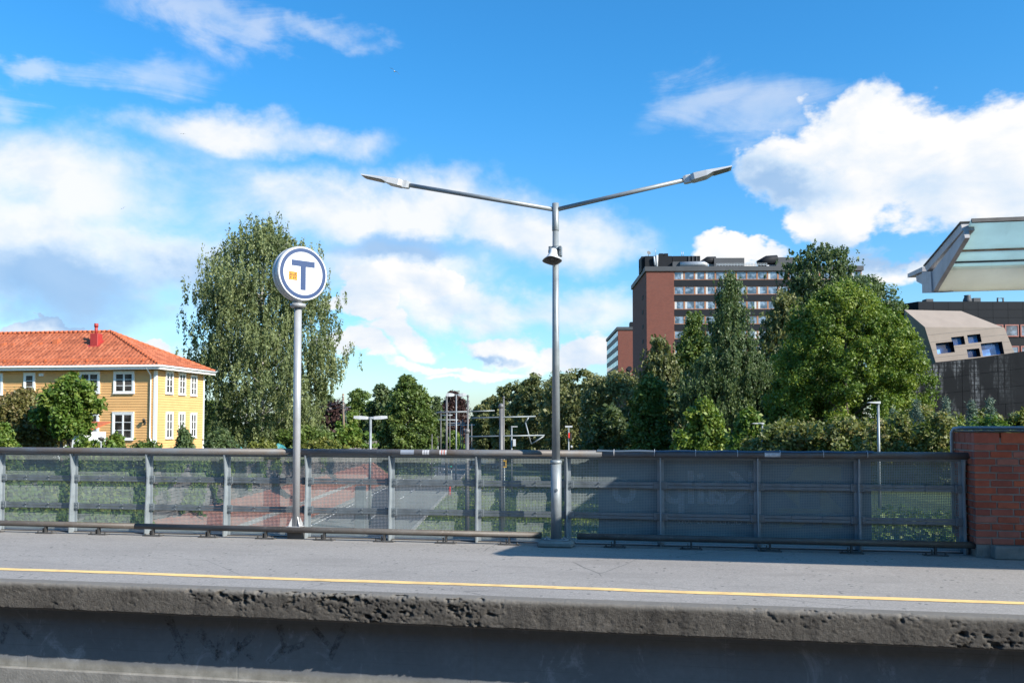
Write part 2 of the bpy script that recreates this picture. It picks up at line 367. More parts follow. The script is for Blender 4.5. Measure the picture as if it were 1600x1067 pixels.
def mat_galv(name, col, rough=0.45, metal=0.55, scale=7, streak=0.35, dark=(0.10, 0.11, 0.12)):
    m, nt, b = new_mat(name); v = coords(nt)
    f = nz(nt, v, scale, 7, 0.65); c = ramp_(nt, f, [(0.3, tuple(q * 0.82 for q in col)), (0.7, tuple(min(1, q * 1.12) for q in col))])
    s = mapr(nt, nz(nt, coords(nt, 1, 1, 1), 1.9, 8, 0.7, 0.6), 0.52, 0.7, 0, streak); c = mixc(nt, s, c, dark)
    nt.links.new(c, b.inputs['Base Color']); b.inputs['Metallic'].default_value = metal
    r = mapr(nt, f, 0.3, 0.7, rough - 0.08, rough + 0.14); nt.links.new(r, b.inputs['Roughness'])
    bump(nt, b, nz(nt, v, 60, 3), 0.12, 0.002); return m
M['galv'] = mat_galv('galvanised_steel', (0.20, 0.23, 0.255))
M['galv_post'] = mat_galv('galvanised_post', (0.29, 0.325, 0.35), 0.45, 0.3, 5, 0.18, (0.17, 0.19, 0.2))
M['lamp_steel'] = mat_galv('lamp_post_steel', (0.255, 0.28, 0.295), 0.45, 0.3, 5, 0.18, (0.15, 0.165, 0.175))
M['mesh'] = mat_galv('mesh_steel', (0.26, 0.30, 0.30), 0.65, 0.15, 4, 0.3, (0.11, 0.13, 0.135))
def mat_rail(name, a, b2):
    m, nt, b = new_mat(name); v = coords(nt, 1, 1, 1)
    f = nz(nt, coords(nt, 0.6, 1, 1), 2.6, 8, 0.7, 0.5)
    c = ramp_(nt, f, [(0.36, a), (0.5, tuple((x + y) / 2 for x, y in zip(a, b2))), (0.62, b2)])
    c = mixc(nt, mapr(nt, nz(nt, v, 22, 6, 0.7), 0.58, 0.75, 0, 0.5), c, (0.32, 0.29, 0.26))
    nt.links.new(c, b.inputs['Base Color']); b.inputs['Metallic'].default_value = 0.1; b.inputs['Roughness'].default_value = 0.55
    return m
M['handrail'] = mat_rail('worn_handrail', (0.115, 0.09, 0.073), (0.115, 0.125, 0.14))
M['kickpipe'] = mat_rail('rusty_pipe', (0.075, 0.060, 0.050), (0.105, 0.096, 0.088))
M['signwhite'] = plain('sign_white', (0.70, 0.71, 0.73), 0.3, var=0.03)
M['signblue'] = plain('sign_blue', (0.012, 0.042, 0.135), 0.45, var=0.06)
M['signside'] = plain('sign_drum', (0.50, 0.51, 0.53), 0.4, var=0.12, scale=5, dirt=(0.25, 0.23, 0.21), dscale=3, damt=0.5)
M['orange'] = plain('orange_sticker', (0.70, 0.30, 0.005), 0.5, var=0.05)
M['black'] = plain('black_print', (0.03, 0.025, 0.02), 0.6, var=0.1)
M['polegrey'] = plain('grey_painted_pole', (0.36, 0.365, 0.38), 0.38, 0.15, var=0.1, scale=4, dirt=(0.2, 0.2, 0.2), dscale=2.5, damt=0.35)
M['lumi'] = plain('luminaire_grey', (0.56, 0.57, 0.58), 0.4, 0.1, var=0.08)
M['lumi_dark'] = plain('luminaire_lens', (0.22, 0.22, 0.21), 0.3, var=0.1)
M['horn'] = plain('horn_plastic', (0.62, 0.63, 0.64), 0.45, var=0.06, dirt=(0.3, 0.3, 0.3), damt=0.3)
M['horn_in'] = plain('horn_throat', (0.13, 0.125, 0.12), 0.6, var=0.2)
M['concrete'] = plain('old_concrete', (0.21, 0.205, 0.195), 0.92, var=0.25, scale=5, bmp=0.6, bscale=35, bdist=0.01, dirt=(0.09, 0.09, 0.085), dscale=3)
M['darkplate'] = plain('dark_steel', (0.075, 0.072, 0.07), 0.6, 0.3, var=0.3, scale=8)
def mat_brickpiece(name, cols, rough=0.88):
    m, nt, b = new_mat(name); v = coords(nt, kind='Generated'); oi = N_(nt, 'ShaderNodeObjectInfo')
    tc = N_(nt, 'ShaderNodeTexCoord'); mp = N_(nt, 'ShaderNodeVectorMath', operation='ADD'); nt.links.new(tc.outputs['Object'], mp.inputs[0])
    cx = N_(nt, 'ShaderNodeCombineXYZ'); r = mathn(nt, 'MULTIPLY', oi.outputs['Random'], 37.0)
    for i in range(3): nt.links.new(r, cx.inputs[i])
    nt.links.new(cx.outputs[0], mp.inputs[1])
    c = ramp_(nt, oi.outputs['Random'], [(i / max(1, len(cols) - 1), q) for i, q in enumerate(cols)])
    g = nz(nt, mp.outputs[0], 11, 7, 0.7); c = mixc(nt, 1.0, c, ramp_(nt, g, [(0.25, (0.7, 0.66, 0.64)), (0.7, (1.12, 1.1, 1.08))]), 'MULTIPLY')
    wh = mapr(nt, nz(nt, mp.outputs[0], 6, 8, 0.75, 0.5), 0.64, 0.76, 0, 0.5); c = mixc(nt, wh, c, (0.42, 0.36, 0.33))
    nt.links.new(c, b.inputs['Base Color']); b.inputs['Roughness'].default_value = rough
    bump(nt, b, nz(nt, mp.outputs[0], 60, 4, 0.7), 0.5, 0.004); return m
M['brick'] = mat_brickpiece('pillar_brick', [(0.30, 0.07, 0.04), (0.42, 0.10, 0.05), (0.25, 0.07, 0.05), (0.46, 0.12, 0.06), (0.35, 0.10, 0.07), (0.38, 0.16, 0.12)])
M['mortar'] = plain('mortar', (0.25, 0.232, 0.215), 0.95, var=0.2, scale=20, bmp=0.6, bscale=80, bdist=0.004)

# ------------------------------------------------------------------ terrain heights (metres, platform top = 0)
ZR = -5.5            # street under the bridge
def smooth(a, b, x):
    t = min(1, max(0, (x - a) / (b - a))); return t * t * (3 - 2 * t)
def gz(lat, dep):
    up = -0.6 * (1 - smooth(118, 135, dep)) + ZR * smooth(118, 135, dep)
    if lat < -18.05: return up
    if lat < -15: return ZR + (lat + 15) / -3.0 * 2.3 * (1 - smooth(112, 130, dep))
    if lat < 7: return ZR
    return ZR + (smooth(7, 15, lat)) * 4.3 * (1 - smooth(75, 140, dep) * 0.6)

# ------------------------------------------------------------------ platform (setting)
X0, X1 = -26.0, 16.0
PE, FY = 7.87, 11.60
mb = MB(); mb.box(X0, X1, PE + 0.15, 12.3, -0.30, 0.0); plat = mb.build('platform', M['asphalt']); tag(plat, 'grey worn asphalt platform on the bridge', kind='structure')
# coping: dense grid on the visible face, edge rounded, pits and broken patches modelled
def build_coping():
    dx = 0.0125; xs = np.arange(-9.5, 6.0, dx)
    prof = [(PE + 0.16, 0.002)] + [(PE + 0.16 - t * 0.125, 0.003 - 0.004 * t) for t in np.linspace(0.2, 1, 5)]
    prof += [(PE + 0.035 - 0.035 * math.sin(t), -0.001 - 0.035 * (1 - math.cos(t))) for t in np.linspace(0.3, math.pi / 2, 5)]
    prof += [(PE, z) for z in np.linspace(-0.048, -0.255, 20)]
    prof += [(PE + 0.06, -0.257), (PE + 0.40, -0.257)]
    prof = np.array(prof); k = len(prof); n = len(xs)
    P = np.zeros((n, k, 3)); P[..., 0] = xs[:, None]; P[..., 1] = prof[None, :, 0]; P[..., 2] = prof[None, :, 1]
    face = np.zeros(k); face[6:-2] = 1; face[3:6] = 0.4
    big = fbm(P * [1.1, 1, 2.0], 4, 3); patch = np.clip((big - 0.53) * 8, 0, 1)
    rough = (fbm(P * [14, 14, 18], 5, 11, 0.6) - 0.5)
    pit = np.clip(fbm(P * [11, 11, 20], 4, 23, 0.6) - 0.57, 0, 1) * 0.3
    pit2 = np.clip(fbm(P * [40, 40, 60], 2, 31) - 0.62, 0, 1) * 0.10
    d = (rough * (0.004 + 0.008 * patch) + (pit * (0.16 + patch) + pit2 * (0.3 + patch))) * face[None, :]
    P[..., 1] += d; P[..., 2] += (fbm(P * [9, 9, 9], 3, 41) - 0.5) * 0.012 * face[None, :]
    # ragged lower edge
    P[:, -3, 2] += (fbm(np.stack([xs * 6, xs * 0, xs * 0], 1), 3, 5) - 0.5) * 0.012; P[:, -2, 2] = P[:, -3, 2] - 0.001
    idx = np.arange(n * k).reshape(n, k)
    q = np.stack([idx[:-1, :-1], idx[1:, :-1], idx[1:, 1:], idx[:-1, 1:]], -1).reshape(-1, 4)
    me = bpy.data.meshes.new('platform_edge'); me.from_pydata(P.reshape(-1, 3).tolist(), [], q.tolist()); me.update()
    me.polygons.foreach_set('use_smooth', [True] * len(me.polygons))
    o = link('platform_edge', me, M['coping']); tag(o, 'pitted grey-brown concrete edge of the platform', kind='structure')
    for a, b in ((X0, -9.5), (6.0, X1)):
        q = MB(); q.bbox(a, b, PE, PE + 0.158, -0.255, 0.0015, 0.02); s = q.build('edge_block', M['coping'], o)
build_coping()
mb = MB(); mb.box(X0, X1, 8.235, 8.6, -1.6, -0.2565); wl = mb.build('platform_wall', M['wall']); tag(wl, 'blue-grey concrete wall below the platform edge', kind='structure')
mb = MB(); mb.bbox(X0, X1, 8.20, 8.34, -1.6, -0.95, 0.012); ft = mb.build('plinth', M['concrete'], wl)
# faint sprayed strokes on the wall
def mat_spray():
    m, nt, b = new_mat('faded_spray'); v = coords(nt)
    b.inputs['Base Color'].default_value = (0.05, 0.052, 0.058, 1); b.inputs['Roughness'].default_value = 0.9
    a = mapr(nt, nz(nt, v, 20, 8, 0.85), 0.46, 0.66, 0.0, 0.34); nt.links.new(a, b.inputs['Alpha']); return m
M['spray'] = mat_spray()
def stroke(a, b, wd):
    a = onY(a[0], a[1], 8.228); b = onY(b[0], b[1], 8.228); d = (b - a).normalized(); n = Vector((-d.z, 0, d.x)) * wd / 2
    q = MB(); pts = [a - n, a + n, b + n * 0.7, b - n * 0.7]
    q.add([(p.x, 8.228, p.z) for p in pts] + [(p.x, 8.2325, p.z) for p in pts], [(0, 1, 2, 3), (4, 7, 6, 5), (0, 4, 5, 1), (1, 5, 6, 2), (2, 6, 7, 3), (3, 7, 4, 0)])
    return q.build('graffiti_stroke', M['spray'], wl)
for a, b, wd in [((262, 962), (292, 1032), 0.06), ((298, 985), (262, 1030), 0.05), ((310, 985), (342, 1030), 0.07), ((346, 992), (342, 1030), 0.06), ((362, 1000), (396, 1028), 0.05), ((395, 990), (360, 1030), 0.05),
                 ((436, 975), (446, 1015), 0.05), ((446, 1012), (420, 1034), 0.05), ((448, 1016), (476, 1005), 0.05), ((540, 975), (515, 1030), 0.05), ((490, 980), (520, 1015), 0.04), ((10, 975), (2, 1005), 0.05), ((20, 968), (50, 1000), 0.04)]:
    stroke(a, b, wd * 1.5)
# yellow safety line with slightly uneven edges
xs = np.arange(X0, X1, 0.06); e1 = (fbm(np.stack([xs * 3, xs * 0, xs * 0], 1), 3, 9) - 0.5) * 0.03; e2 = (fbm(np.stack([xs * 3, xs * 0 + 9, xs * 0], 1), 3, 19) - 0.5) * 0.03
mid = (fbm(np.stack([xs * 0.5, xs * 0 + 4, xs * 0], 1), 2, 29) - 0.5) * 0.05
vs = [(x, 8.475 + a + c, 0.004) for x, a, c in zip(xs, e1, mid)] + [(x, 8.60 + a + c, 0.004) for x, a, c in zip(xs, e2, mid)]; n = len(xs)
mb = MB(); mb.add(vs, [(i, i + 1, n + i + 1, n + i) for i in range(n - 1)]); tag(mb.build('safety_line', M['line']), 'thin yellow painted line along the platform', kind='structure')
# track bed in front of the wall, below the frame
M['ballast'] = plain('track_ballast', (0.075, 0.065, 0.058), 0.95, var=0.4, scale=18, bmp=1.0, bscale=14, bdist=0.05)
mb = MB(); mb.box(X0, X1, -0.2, 8.24, -1.7, -1.15); tag(mb.build('track_bed', M['ballast']), 'gravel track bed between the platforms', kind='structure')

# the platform the photographer stands on, plus an added unseen slope blocking sky light
mb = MB(); mb.box(X0, X1, -3.6, 0.55, -1.6, 0.0); tag(mb.build('near_platform', M['asphalt']), 'asphalt platform on the photographer side of the tracks', kind='structure')
M['added_slope'] = plain('added_slope_green', (0.03, 0.045, 0.018), 0.95, var=0.5, scale=0.9, bmp=1.0, bscale=1.2, bdist=0.6)
xs = np.linspace(-95, 95, 96); ys = np.linspace(-3.6, -46, 36); gx, gy = np.meshgrid(xs, ys); t_ = np.clip((-3.6 - gy) / 20, 0, 1)
gz_ = -1.5 + t_ ** 0.8 * 15.5 + (fbm(np.stack([gx * 0.35, gy * 0.35, gx * 0], -1), 4, 77) - 0.5) * 6 * np.clip(t_ * 3, 0, 1)
idx = np.arange(gx.size).reshape(gx.shape); mb = MB(); mb.add(np.stack([gx, gy, gz_], -1).reshape(-1, 3).tolist(), np.stack([idx[:-1, :-1], idx[:-1, 1:], idx[1:, 1:], idx[1:, :-1]], -1).reshape(-1, 4).tolist(), smooth=True)
tag(mb.build('sky_blocking_slope', M['added_slope']), 'unseen green slope added behind the platforms to block sky light', kind='structure')

# ------------------------------------------------------------------ perforated fence
fence = empty('platform_fence', (0, FY, 0), 0, 'grey galvanised fence with perforated panels along the back of the platform', 'fence')
POSTX = [-8.721 + 1.225 * i for i in range(-3, 11)]
ZT = 1.155           # underside of handrail
YM = 0.135           # mesh plane behind the post line (local y)
def mesh_panel(w, h, pitch=0.0202, bar=0.0084):
    q = MB(); n = int(w / pitch); o = (w - n * pitch) / 2
    for i in range(n + 1): x = o + i * pitch; q.add([(x - bar / 2, 0, 0), (x + bar / 2, 0, 0), (x + bar / 2, 0, h), (x - bar / 2, 0, h)], [(0, 1, 2, 3)])
    k = int(h / pitch)
    for j in range(k + 1): z = j * pitch; q.add([(0, 0.0012, z - bar / 2), (w, 0.0012, z - bar / 2), (w, 0.0012, z + bar / 2), (0, 0.0012, z + bar / 2)], [(0, 1, 2, 3)])
    me = bpy.data.meshes.new('mesh_panel'); me.from_pydata(q.v, [], q.f); me.update(); me.materials.append(M['mesh']); return me
pm = mesh_panel(1.225 - 0.012, 1.10)
# post: back flange, fin tapering up, cleats, bolts
def post_mesh():
    q = MB()
    q.box(-0.045, 0.045, 0.085, 0.097, -0.02, ZT)                       # flange
    q.prism([(0.086, -0.02), (-0.03, -0.02), (-0.02, 0.3), (0.012, 0.80), (-0.03, ZT), (0.086, ZT)], 'x', -0.008, 0.008)   # fin
    q.box(-0.052, 0.0, -0.036, -0.026, -0.02, 0.0)
    return q.mesh('post')
pme = post_mesh(); pme.materials.append(M['galv_post'])
q = MB(); q.bbox(-0.085, 0.085, 0.062, 0.0845, -0.05, 0.05, 0.003)
for sx in (-0.055, 0.055):
    for sz in (-0.024, 0.024): q.tube([(sx, 0.064, sz), (sx, 0.046, sz)], 0.0105, 6)
cleat = q.mesh('cleat'); cleat.materials.append(M['galv'])
# rail: two angles back to back with bolts
q = MB(); RL = 1.225 - 0.10
q.prism([(0.085, -0.003), (0.085, -0.040), (0.095, -0.040), (0.097, -0.012), (0.125, -0.003)], 'x', -RL / 2, RL / 2)
q.prism([(0.085, 0.003), (0.085, 0.040), (0.095, 0.040), (0.097, 0.012), (0.125, 0.003)], 'x', -RL / 2, RL / 2)
for sx in (-0.19, 0.19):
    for sz in (-0.026, 0.026): q.tube([(sx, 0.086, sz), (sx, 0.060, sz)], 0.009, 6)
railm = q.mesh('rail'); railm.materials.append(M['galv'])
RZ = (0.385, 0.790)
for i, x in enumerate(POSTX):
    inst('post', pme, fence, (x, 0, 0))
    for z in RZ: inst('cleat', cleat, fence, (x, 0, z))
    if i < len(POSTX) - 1:
        for z in RZ: inst('rail', railm, fence, (x + 0.6125, 0, z))
        p = inst('mesh_panel', pm, fence, (x + 0.006, YM, 0.03)); p["kind"] = 'stuff'
xl, xr = POSTX[0], 3.60
q = MB(); q.tube([(xl, -0.005, ZT + 0.045), (-5.2, -0.005, ZT + 0.045)], 0.046, 16); q.build('handrail', M['handrail'], fence)
q = MB(); q.tube([(-5.196, -0.005, ZT + 0.045), (-0.9, -0.005, ZT + 0.045)], 0.046, 16); hr = q.build('handrail', M['handrail'], fence)
q = MB(); q.tube([(-0.896, -0.005, ZT + 0.045), (xr, -0.005, ZT + 0.045)], 0.046, 16); hr2 = q.build('handrail', M['handrail'], fence)
q = MB(); q.box(xl, xr - 0.1, 0.03, 0.06, ZT - 0.028, ZT - 0.004); q.build('top_strip', M['galv'], fence)
q = MB(); q.box(xl, xr - 0.06, 0.075, 0.165, -0.06, 0.012); q.build('base_strip', M['darkplate'], fence)
# stickers on the handrail
def sticker(px, w, mats, parent):
    p = onY(px, 706, FY - 0.052); q = MB(); n = 6
    for mi, (a, b, r) in enumerate([(-w / 2, w / 2, 0.0468)] + ([(-w / 4, -w / 9, 0.0474), (w / 9, w / 4, 0.0474)] if len(mats) > 1 else [])):
        vs = []
        for t in np.linspace(-0.55, 0.95, n): vs += [(p.x + a, -0.005 - r * math.cos(t), ZT + 0.045 + r * math.sin(t)), (p.x + b, -0.005 - r * math.cos(t), ZT + 0.045 + r * math.sin(t))]
        q.add(vs, [(2 * i, 2 * i + 1, 2 * i + 3, 2 * i + 2) for i in range(n - 1)], min(mi, len(mats) - 1))
    return q.build('sticker', mats, parent)
M['st_blue'] = plain('pale_blue_sticker', (0.27, 0.30, 0.36), 0.5, var=0.1); M['st_white'] = plain('white_sticker', (0.55, 0.55, 0.56), 0.5, var=0.25, scale=20)
M['st_red'] = plain('red_print', (0.5, 0.14, 0.10), 0.5)
sticker(636, 0.19, [M['st_blue']], hr); sticker(665, 0.095, [M['st_white'], M['polegrey']], hr); sticker(692, 0.10, [M['st_white'], M['st_red']], hr); sticker(1207, 0.19, [M['st_white']], hr2)

# ------------------------------------------------------------------ low bumper pipes in front of the fence
def bumper(xa, xb, label, joints=()):
    root = empty('bumper_pipe', (xa, FY - 0.16, 0), 0, label, 'pipe rail'); L = xb - xa
    cuts = [0] + [j - xa for j in joints] + [L]
    for a, b in zip(cuts[:-1], cuts[1:]):
        q = MB(); q.tube([(a + 0.002, 0, 0.135), (b - 0.002, 0, 0.135)], 0.041, 14); q.build('pipe', M['kickpipe'], root)
    n = max(2, int(round(L / 0.88))); q = MB()
    q.bbox(-0.14, 0.14, -0.05, 0.05, 0.0, 0.014, 0.003); q.box(-0.012, 0.012, -0.028, 0.028, 0.013, 0.11); q.box(-0.045, -0.035, -0.02, 0.02, 0.013, 0.075)
    for s in (-0.11, 0.11): q.tube([(s, -0.02, 0.013), (s, -0.02, 0.035)], 0.012, 6)
    bm_ = q.mesh('bracket'); bm_.materials.append(M['darkplate'])
    for i in range(n): inst('bracket', bm_, root, ((i + 0.5) * L / n, 0, 0))
pe = onY(846, 838, FY - 0.16).x
bumper(-12.0, pe, 'long rusty brown pipe on short brackets from the T sign to the lamp post', (-7.55,))
bumper(onY(902, 838, FY - 0.16).x, 3.62, 'dark pipe on short brackets in front of the banner, ending at the brick pillar')

# ------------------------------------------------------------------ lamp post with two arms
LY = 11.40
lx = onY(868.5, 600, LY).x
lamp = empty('platform_lamp', (lx, LY, 0), 0, 'tall grey lamp post with two outstretched arms standing on the platform', 'lamp post')
def loc(px, py): p = onY(px, py, LY); return Vector((p.x - lx, 0, p.z))
q = MB(); q.bbox(-0.235, 0.235, -0.14, 0.12, -0.01, 0.085, 0.03); q.build('footing', M['concrete'], lamp)
q = MB(); q.bbox(-0.15, 0.17, -0.10, 0.10, 0.086, 0.102, 0.004)
for s in (-0.11, 0.11): q.tube([(s, -0.07, 0.10), (s, -0.07, 0.135)], 0.012, 6)
q.build('base_plate', M['lamp_steel'], lamp)
zj = loc(868, 723).z; ztop = loc(868, 318).z
q = MB(); q.tube([(0, 0, 0.10), (0, 0, zj)], 0.070, 24); q.build('lower_pole', M['lamp_steel'], lamp)
q = MB(); q.lathe([(0.0705, zj - 0.01), (0.078, zj - 0.005), (0.078, zj + 0.025), (0.056, zj + 0.04)], n=24); q.build('collar', M['lamp_steel'], lamp)
zs = loc(868, 360).z
q = MB(); q.tube([(0, 0, zj + 0.02), (0, 0, zs)], [0.0545, 0.040], 20); up = q.build('upper_pole', M['lamp_steel'], lamp)
q = MB(); q.lathe([(0.043, zs - 0.01), (0.047, zs), (0.045, ztop), (0.03, ztop + 0.004)], n=20); q.build('pole_cap', M['lamp_steel'], lamp)
zb = loc(868, 765).z; q = MB(); q.tube([(0.012, -0.065, zb), (0.012, -0.076, zb)], 0.022, 10); q.tube([(0.012, -0.074, zb), (0.012, -0.079, zb)], 0.009, 6); q.build('door_lock', M['galv'], lamp)
def arm(a, b, tip, right):
    A, B, T = loc(*a), loc(*b), loc(*tip); d = (T - B).normalized(); ang = math.atan2(d.z, abs(d.x)); s = 1 if right else -1
    q = MB(); q.tube([A * 1.0, B + (B - A).normalized() * 0.06], 0.029, 14); ar = q.build('arm', M['lamp_steel'], lamp)
    Lh = (T - B).length; 
    def Q(u, v, z): return (B.x + s * (u * math.cos(ang) - z * math.sin(ang)), v, B.z + u * math.sin(ang) + z * math.cos(ang))
    def slab(name, sts, mat):
        q = MB(); vs = []; k = len(sts)
        for u, hw, z0, z1 in sts: vs += [Q(u, -hw, z0), Q(u, hw, z0), Q(u, hw * 0.93, z1), Q(u, -hw * 0.93, z1)]
        fs = [(3, 2, 1, 0), tuple(4 * (k - 1) + i for i in range(4))]
        for i in range(k - 1):
            for j in range(4): fs.append((4 * i + j, 4 * i + (j + 1) % 4, 4 * i + 4 + (j + 1) % 4, 4 * i + 4 + j))
        q.add(vs, fs); return q.build(name, mat, ar)
    slab('clamp', [(-0.035, 0.036, -0.042, 0.042), (0.0, 0.045, -0.049, 0.049), (0.055, 0.045, -0.049, 0.049), (0.06, 0.04, -0.042, 0.042)], M['lumi'])
    slab('housing', [(0.058, 0.07, -0.040, 0.038), (0.10, 0.10, -0.043, 0.042), (0.26, 0.11, -0.034, 0.038), (0.34, 0.105, -0.006, 0.032), (Lh, 0.095, 0.002, 0.018)], M['lumi'])
    slab('lens', [(0.355, 0.085, -0.016, 0.000), (Lh - 0.03, 0.08, -0.006, 0.008)], M['lumi_dark'])
arm((868, 328), (636, 289), (567, 276.5), False); arm((868, 328), (1072, 281), (1143, 264), True)
# horn loudspeaker clamped to the pole
hp = loc(866, 405)
horn = empty('horn_loudspeaker', (lx, LY, hp.z), 0, 'small white horn loudspeaker clamped to the lamp post', 'loudspeaker')
dirn = Vector((-0.05, -0.42, -1)).normalized(); Rm = dirn.to_track_quat('Z', 'Y').to_matrix()
def horn_prof(sc_): return [(0.043 * sc_, -0.02), (0.05 * sc_, 0.0), (0.055 * sc_, 0.05), (0.075 * sc_, 0.10), (0.105 * sc_, 0.135), (0.112 * sc_, 0.15)]
c0 = Vector((-0.02, -0.085, 0.09))
q = MB(); base = len(q.v); pr = horn_prof(1.0); nn = 28
def ring(r, h, k):
    out = []
    for j in range(nn):
        t = 2 * math.pi * j / nn; ex = 1.0 + 0.06 * math.cos(4 * t) * k
        out.append((c0 + Rm @ Vector((r * math.cos(t) * ex * (1 + 0.12 * k), r * math.sin(t) * ex * (1 - 0.06 * k), h)))[:])
    return out
rings = [ring(r, h, i / 5) for i, (r, h) in enumerate(pr)] + [ring(0.104, 0.148, 1), ring(0.07, 0.10, 0.6), ring(0.045, 0.05, 0)]
vs = [v for r in rings for v in r]; fs = []; mi = []
for i in range(len(rings) - 1):
    for j in range(nn): fs.append((i * nn + j, i * nn + (j + 1) % nn, (i + 1) * nn + (j + 1) % nn, (i + 1) * nn + j)); mi.append(0 if i < 6 else 1)
q.add(vs, fs, smooth=True); q.mi = mi
q.f.append(tuple(range(nn - 1, -1, -1))); q.mi.append(0); q.sm.append(False); q.f.append(tuple((len(rings) - 1) * nn + j for j in range(nn))); q.mi.append(1); q.sm.append(False)
q.build('horn', [M['horn'], M['horn_in']], horn)
q = MB(); c1 = c0 + Rm @ Vector((0, 0, 0.055)); q.lathe([(0.028, 0), (0.03, 0.05), (0.022, 0.075)], c1, 14, M=Rm); q.build('reflex_cone', M['horn_in'], horn)
q = MB(); q.lathe([(0.058, 0.095), (0.058, 0.165)], n=18); q.bbox(-0.085, -0.05, -0.07, 0.02, 0.10, 0.16, 0.004); q.bbox(0.05, 0.085, -0.07, 0.03, 0.03, 0.16, 0.004); q.tube([(-0.075, -0.07, 0.11), (-0.075, -0.09, 0.07)], 0.012, 8); q.tube([(0.07, -0.07, 0.06), (0.07, -0.095, 0.06)], 0.014, 8); q.tube([(0.07, -0.07, 0.12), (0.07, -0.09, 0.12)], 0.012, 8); q.build('bracket', M['galv'], horn)

# ------------------------------------------------------------------ station sign
SY = 11.53
sx_ = onY(463.5, 700, SY).x
sign = empty('station_sign', (sx_, SY, 0), 0, 'round white station sign with a blue T on a grey pole', 'sign')
def sl(px, py): p = onY(px, py, SY); return Vector((p.x - sx_, 0, p.z))
zb = sl(463, 822).z
q = MB(); q.bbox(-0.11, 0.11, -0.045, 0.06, 0.0, zb - 0.006, 0.004); q.build('pedestal', M['darkplate'], sign)
q = MB(); q.bbox(-0.105, 0.105, -0.105, 0.06, zb - 0.006, zb + 0.006, 0.003); q.build('base_plate', M['polegrey'], sign)
for k in range(4):
    t = k * math.pi / 2 + math.pi / 4; c, s = math.cos(t), math.sin(t); q = MB()
    P = lambda r, w, z: (c * r - s * w, s * r * 0.8 + c * w, z)
    vs = [P(0.045, -0.004, zb + 0.006), P(0.115, -0.004, zb + 0.006), P(0.115, -0.004, zb + 0.02), P(0.05, -0.004, zb + 0.15)]; vs += [P(0.045, 0.004, zb + 0.006), P(0.115, 0.004, zb + 0.006), P(0.115, 0.004, zb + 0.02), P(0.05, 0.004, zb + 0.15)]
    q.add(vs, [(0, 1, 2, 3), (7, 6, 5, 4), (0, 4, 5, 1), (1, 5, 6, 2), (2, 6, 7, 3), (3, 7, 4, 0)]); q.build('gusset', M['polegrey'], sign)
zc = sl(466, 429).z; R0 = 0.385
q = MB(); q.tube([(0, 0, zb + 0.006), (0, 0, zc - R0 - 0.07)], 0.052, 20); q.build('pole', M['polegrey'], sign)
q = MB(); q.lathe([(0.06, zc - R0 - 0.085), (0.108, zc - R0 - 0.078), (0.108, zc - R0 - 0.03), (0.06, zc - R0 - 0.022)], n=24); q.build('pole_collar', M['polegrey'], sign)
q = MB(); q.lathe([(0.06, zc - R0 - 0.03), (0.06, zc - R0 + 0.03)], n=16); q.build('neck', M['signside'], sign)
SA_ = math.radians(52)                              # the face looks this far round from the track
fn = Vector((math.sin(SA_), -math.cos(SA_), 0)); fr_ = Vector((math.cos(SA_), math.sin(SA_), 0)); upv = Vector((0, 0, 1))
off = Vector((0.02, 0, zc))
def DP(u, v, w): return (off + fr_ * u + upv * v + fn * w)[:]
def drum(prof, name, mat, n=64):
    q = MB(); vs = []; fs = []
    for r, w in prof: vs += [DP(r * math.cos(2 * math.pi * j / n), r * math.sin(2 * math.pi * j / n), w) for j in range(n)]
    for i in range(len(prof) - 1): fs += [(i * n + j, i * n + (j + 1) % n, (i + 1) * n + (j + 1) % n, (i + 1) * n + j) for j in range(n)]
    q.add(vs, fs, smooth=True); k = len(prof) - 1
    q.add(vs[:n], [tuple(range(n - 1, -1, -1))]); q.add(vs[k * n:], [tuple(range(n))]); return q.build(name, mat, sign)
drum([(R0 - 0.02, -0.075), (R0 - 0.004, -0.065), (R0, -0.005), (R0 - 0.012, 0.002), (R0 - 0.012, 0.022), (R0, 0.029), (R0 - 0.002, 0.085), (R0 - 0.012, 0.098)], 'drum', M['signside'])
face = drum([(R0 - 0.012, 0.097), (R0 - 0.014, 0.103)], 'face', M['signwhite'])
n = 96; ra, rb = 0.353, 0.302; w0 = 0.106
q = MB(); vs = [DP(r * math.cos(2 * math.pi * j / n), r * math.sin(2 * math.pi * j / n), w) for r, w in ((ra, 0.1031), (ra, w0), (rb, w0), (rb, 0.1031)) for j in range(n)]
q.add(vs, [(i * n + j, i * n + (j + 1) % n, (i + 1) * n + (j + 1) % n, (i + 1) * n + j) for i in range(3) for j in range(n)]); q.build('ring', M['signblue'], face)
q = MB(); P2 = [(-0.178, 0.178), (0.178, 0.178), (0.178, 0.097), (0.040, 0.097), (0.040, -0.232), (-0.040, -0.232), (-0.040, 0.097), (-0.178, 0.097)]
q.add([DP(u, v, 0.1031) for u, v in P2] + [DP(u, v, w0) for u, v in P2], [(7, 6, 5, 4, 3, 2, 1, 0), tuple(range(8, 16))] + [(i, (i + 1) % 8, 8 + (i + 1) % 8, 8 + i) for i in range(8)]); q.build('letter_t', M['signblue'], face)
q = MB(); a0, a1, b0, b1 = -0.218, -0.092, -0.105, 0.010
q.add([DP(a0, b0, w0), DP(a1, b0, w0), DP(a1, b1, w0), DP(a0, b1, w0), DP(a0, b0, .1031), DP(a1, b0, .1031), DP(a1, b1, .1031), DP(a0, b1, .1031)], [(0, 1, 2, 3), (0, 4, 5, 1), (1, 5, 6, 2), (2, 6, 7, 3), (3, 7, 4, 0)], 0)
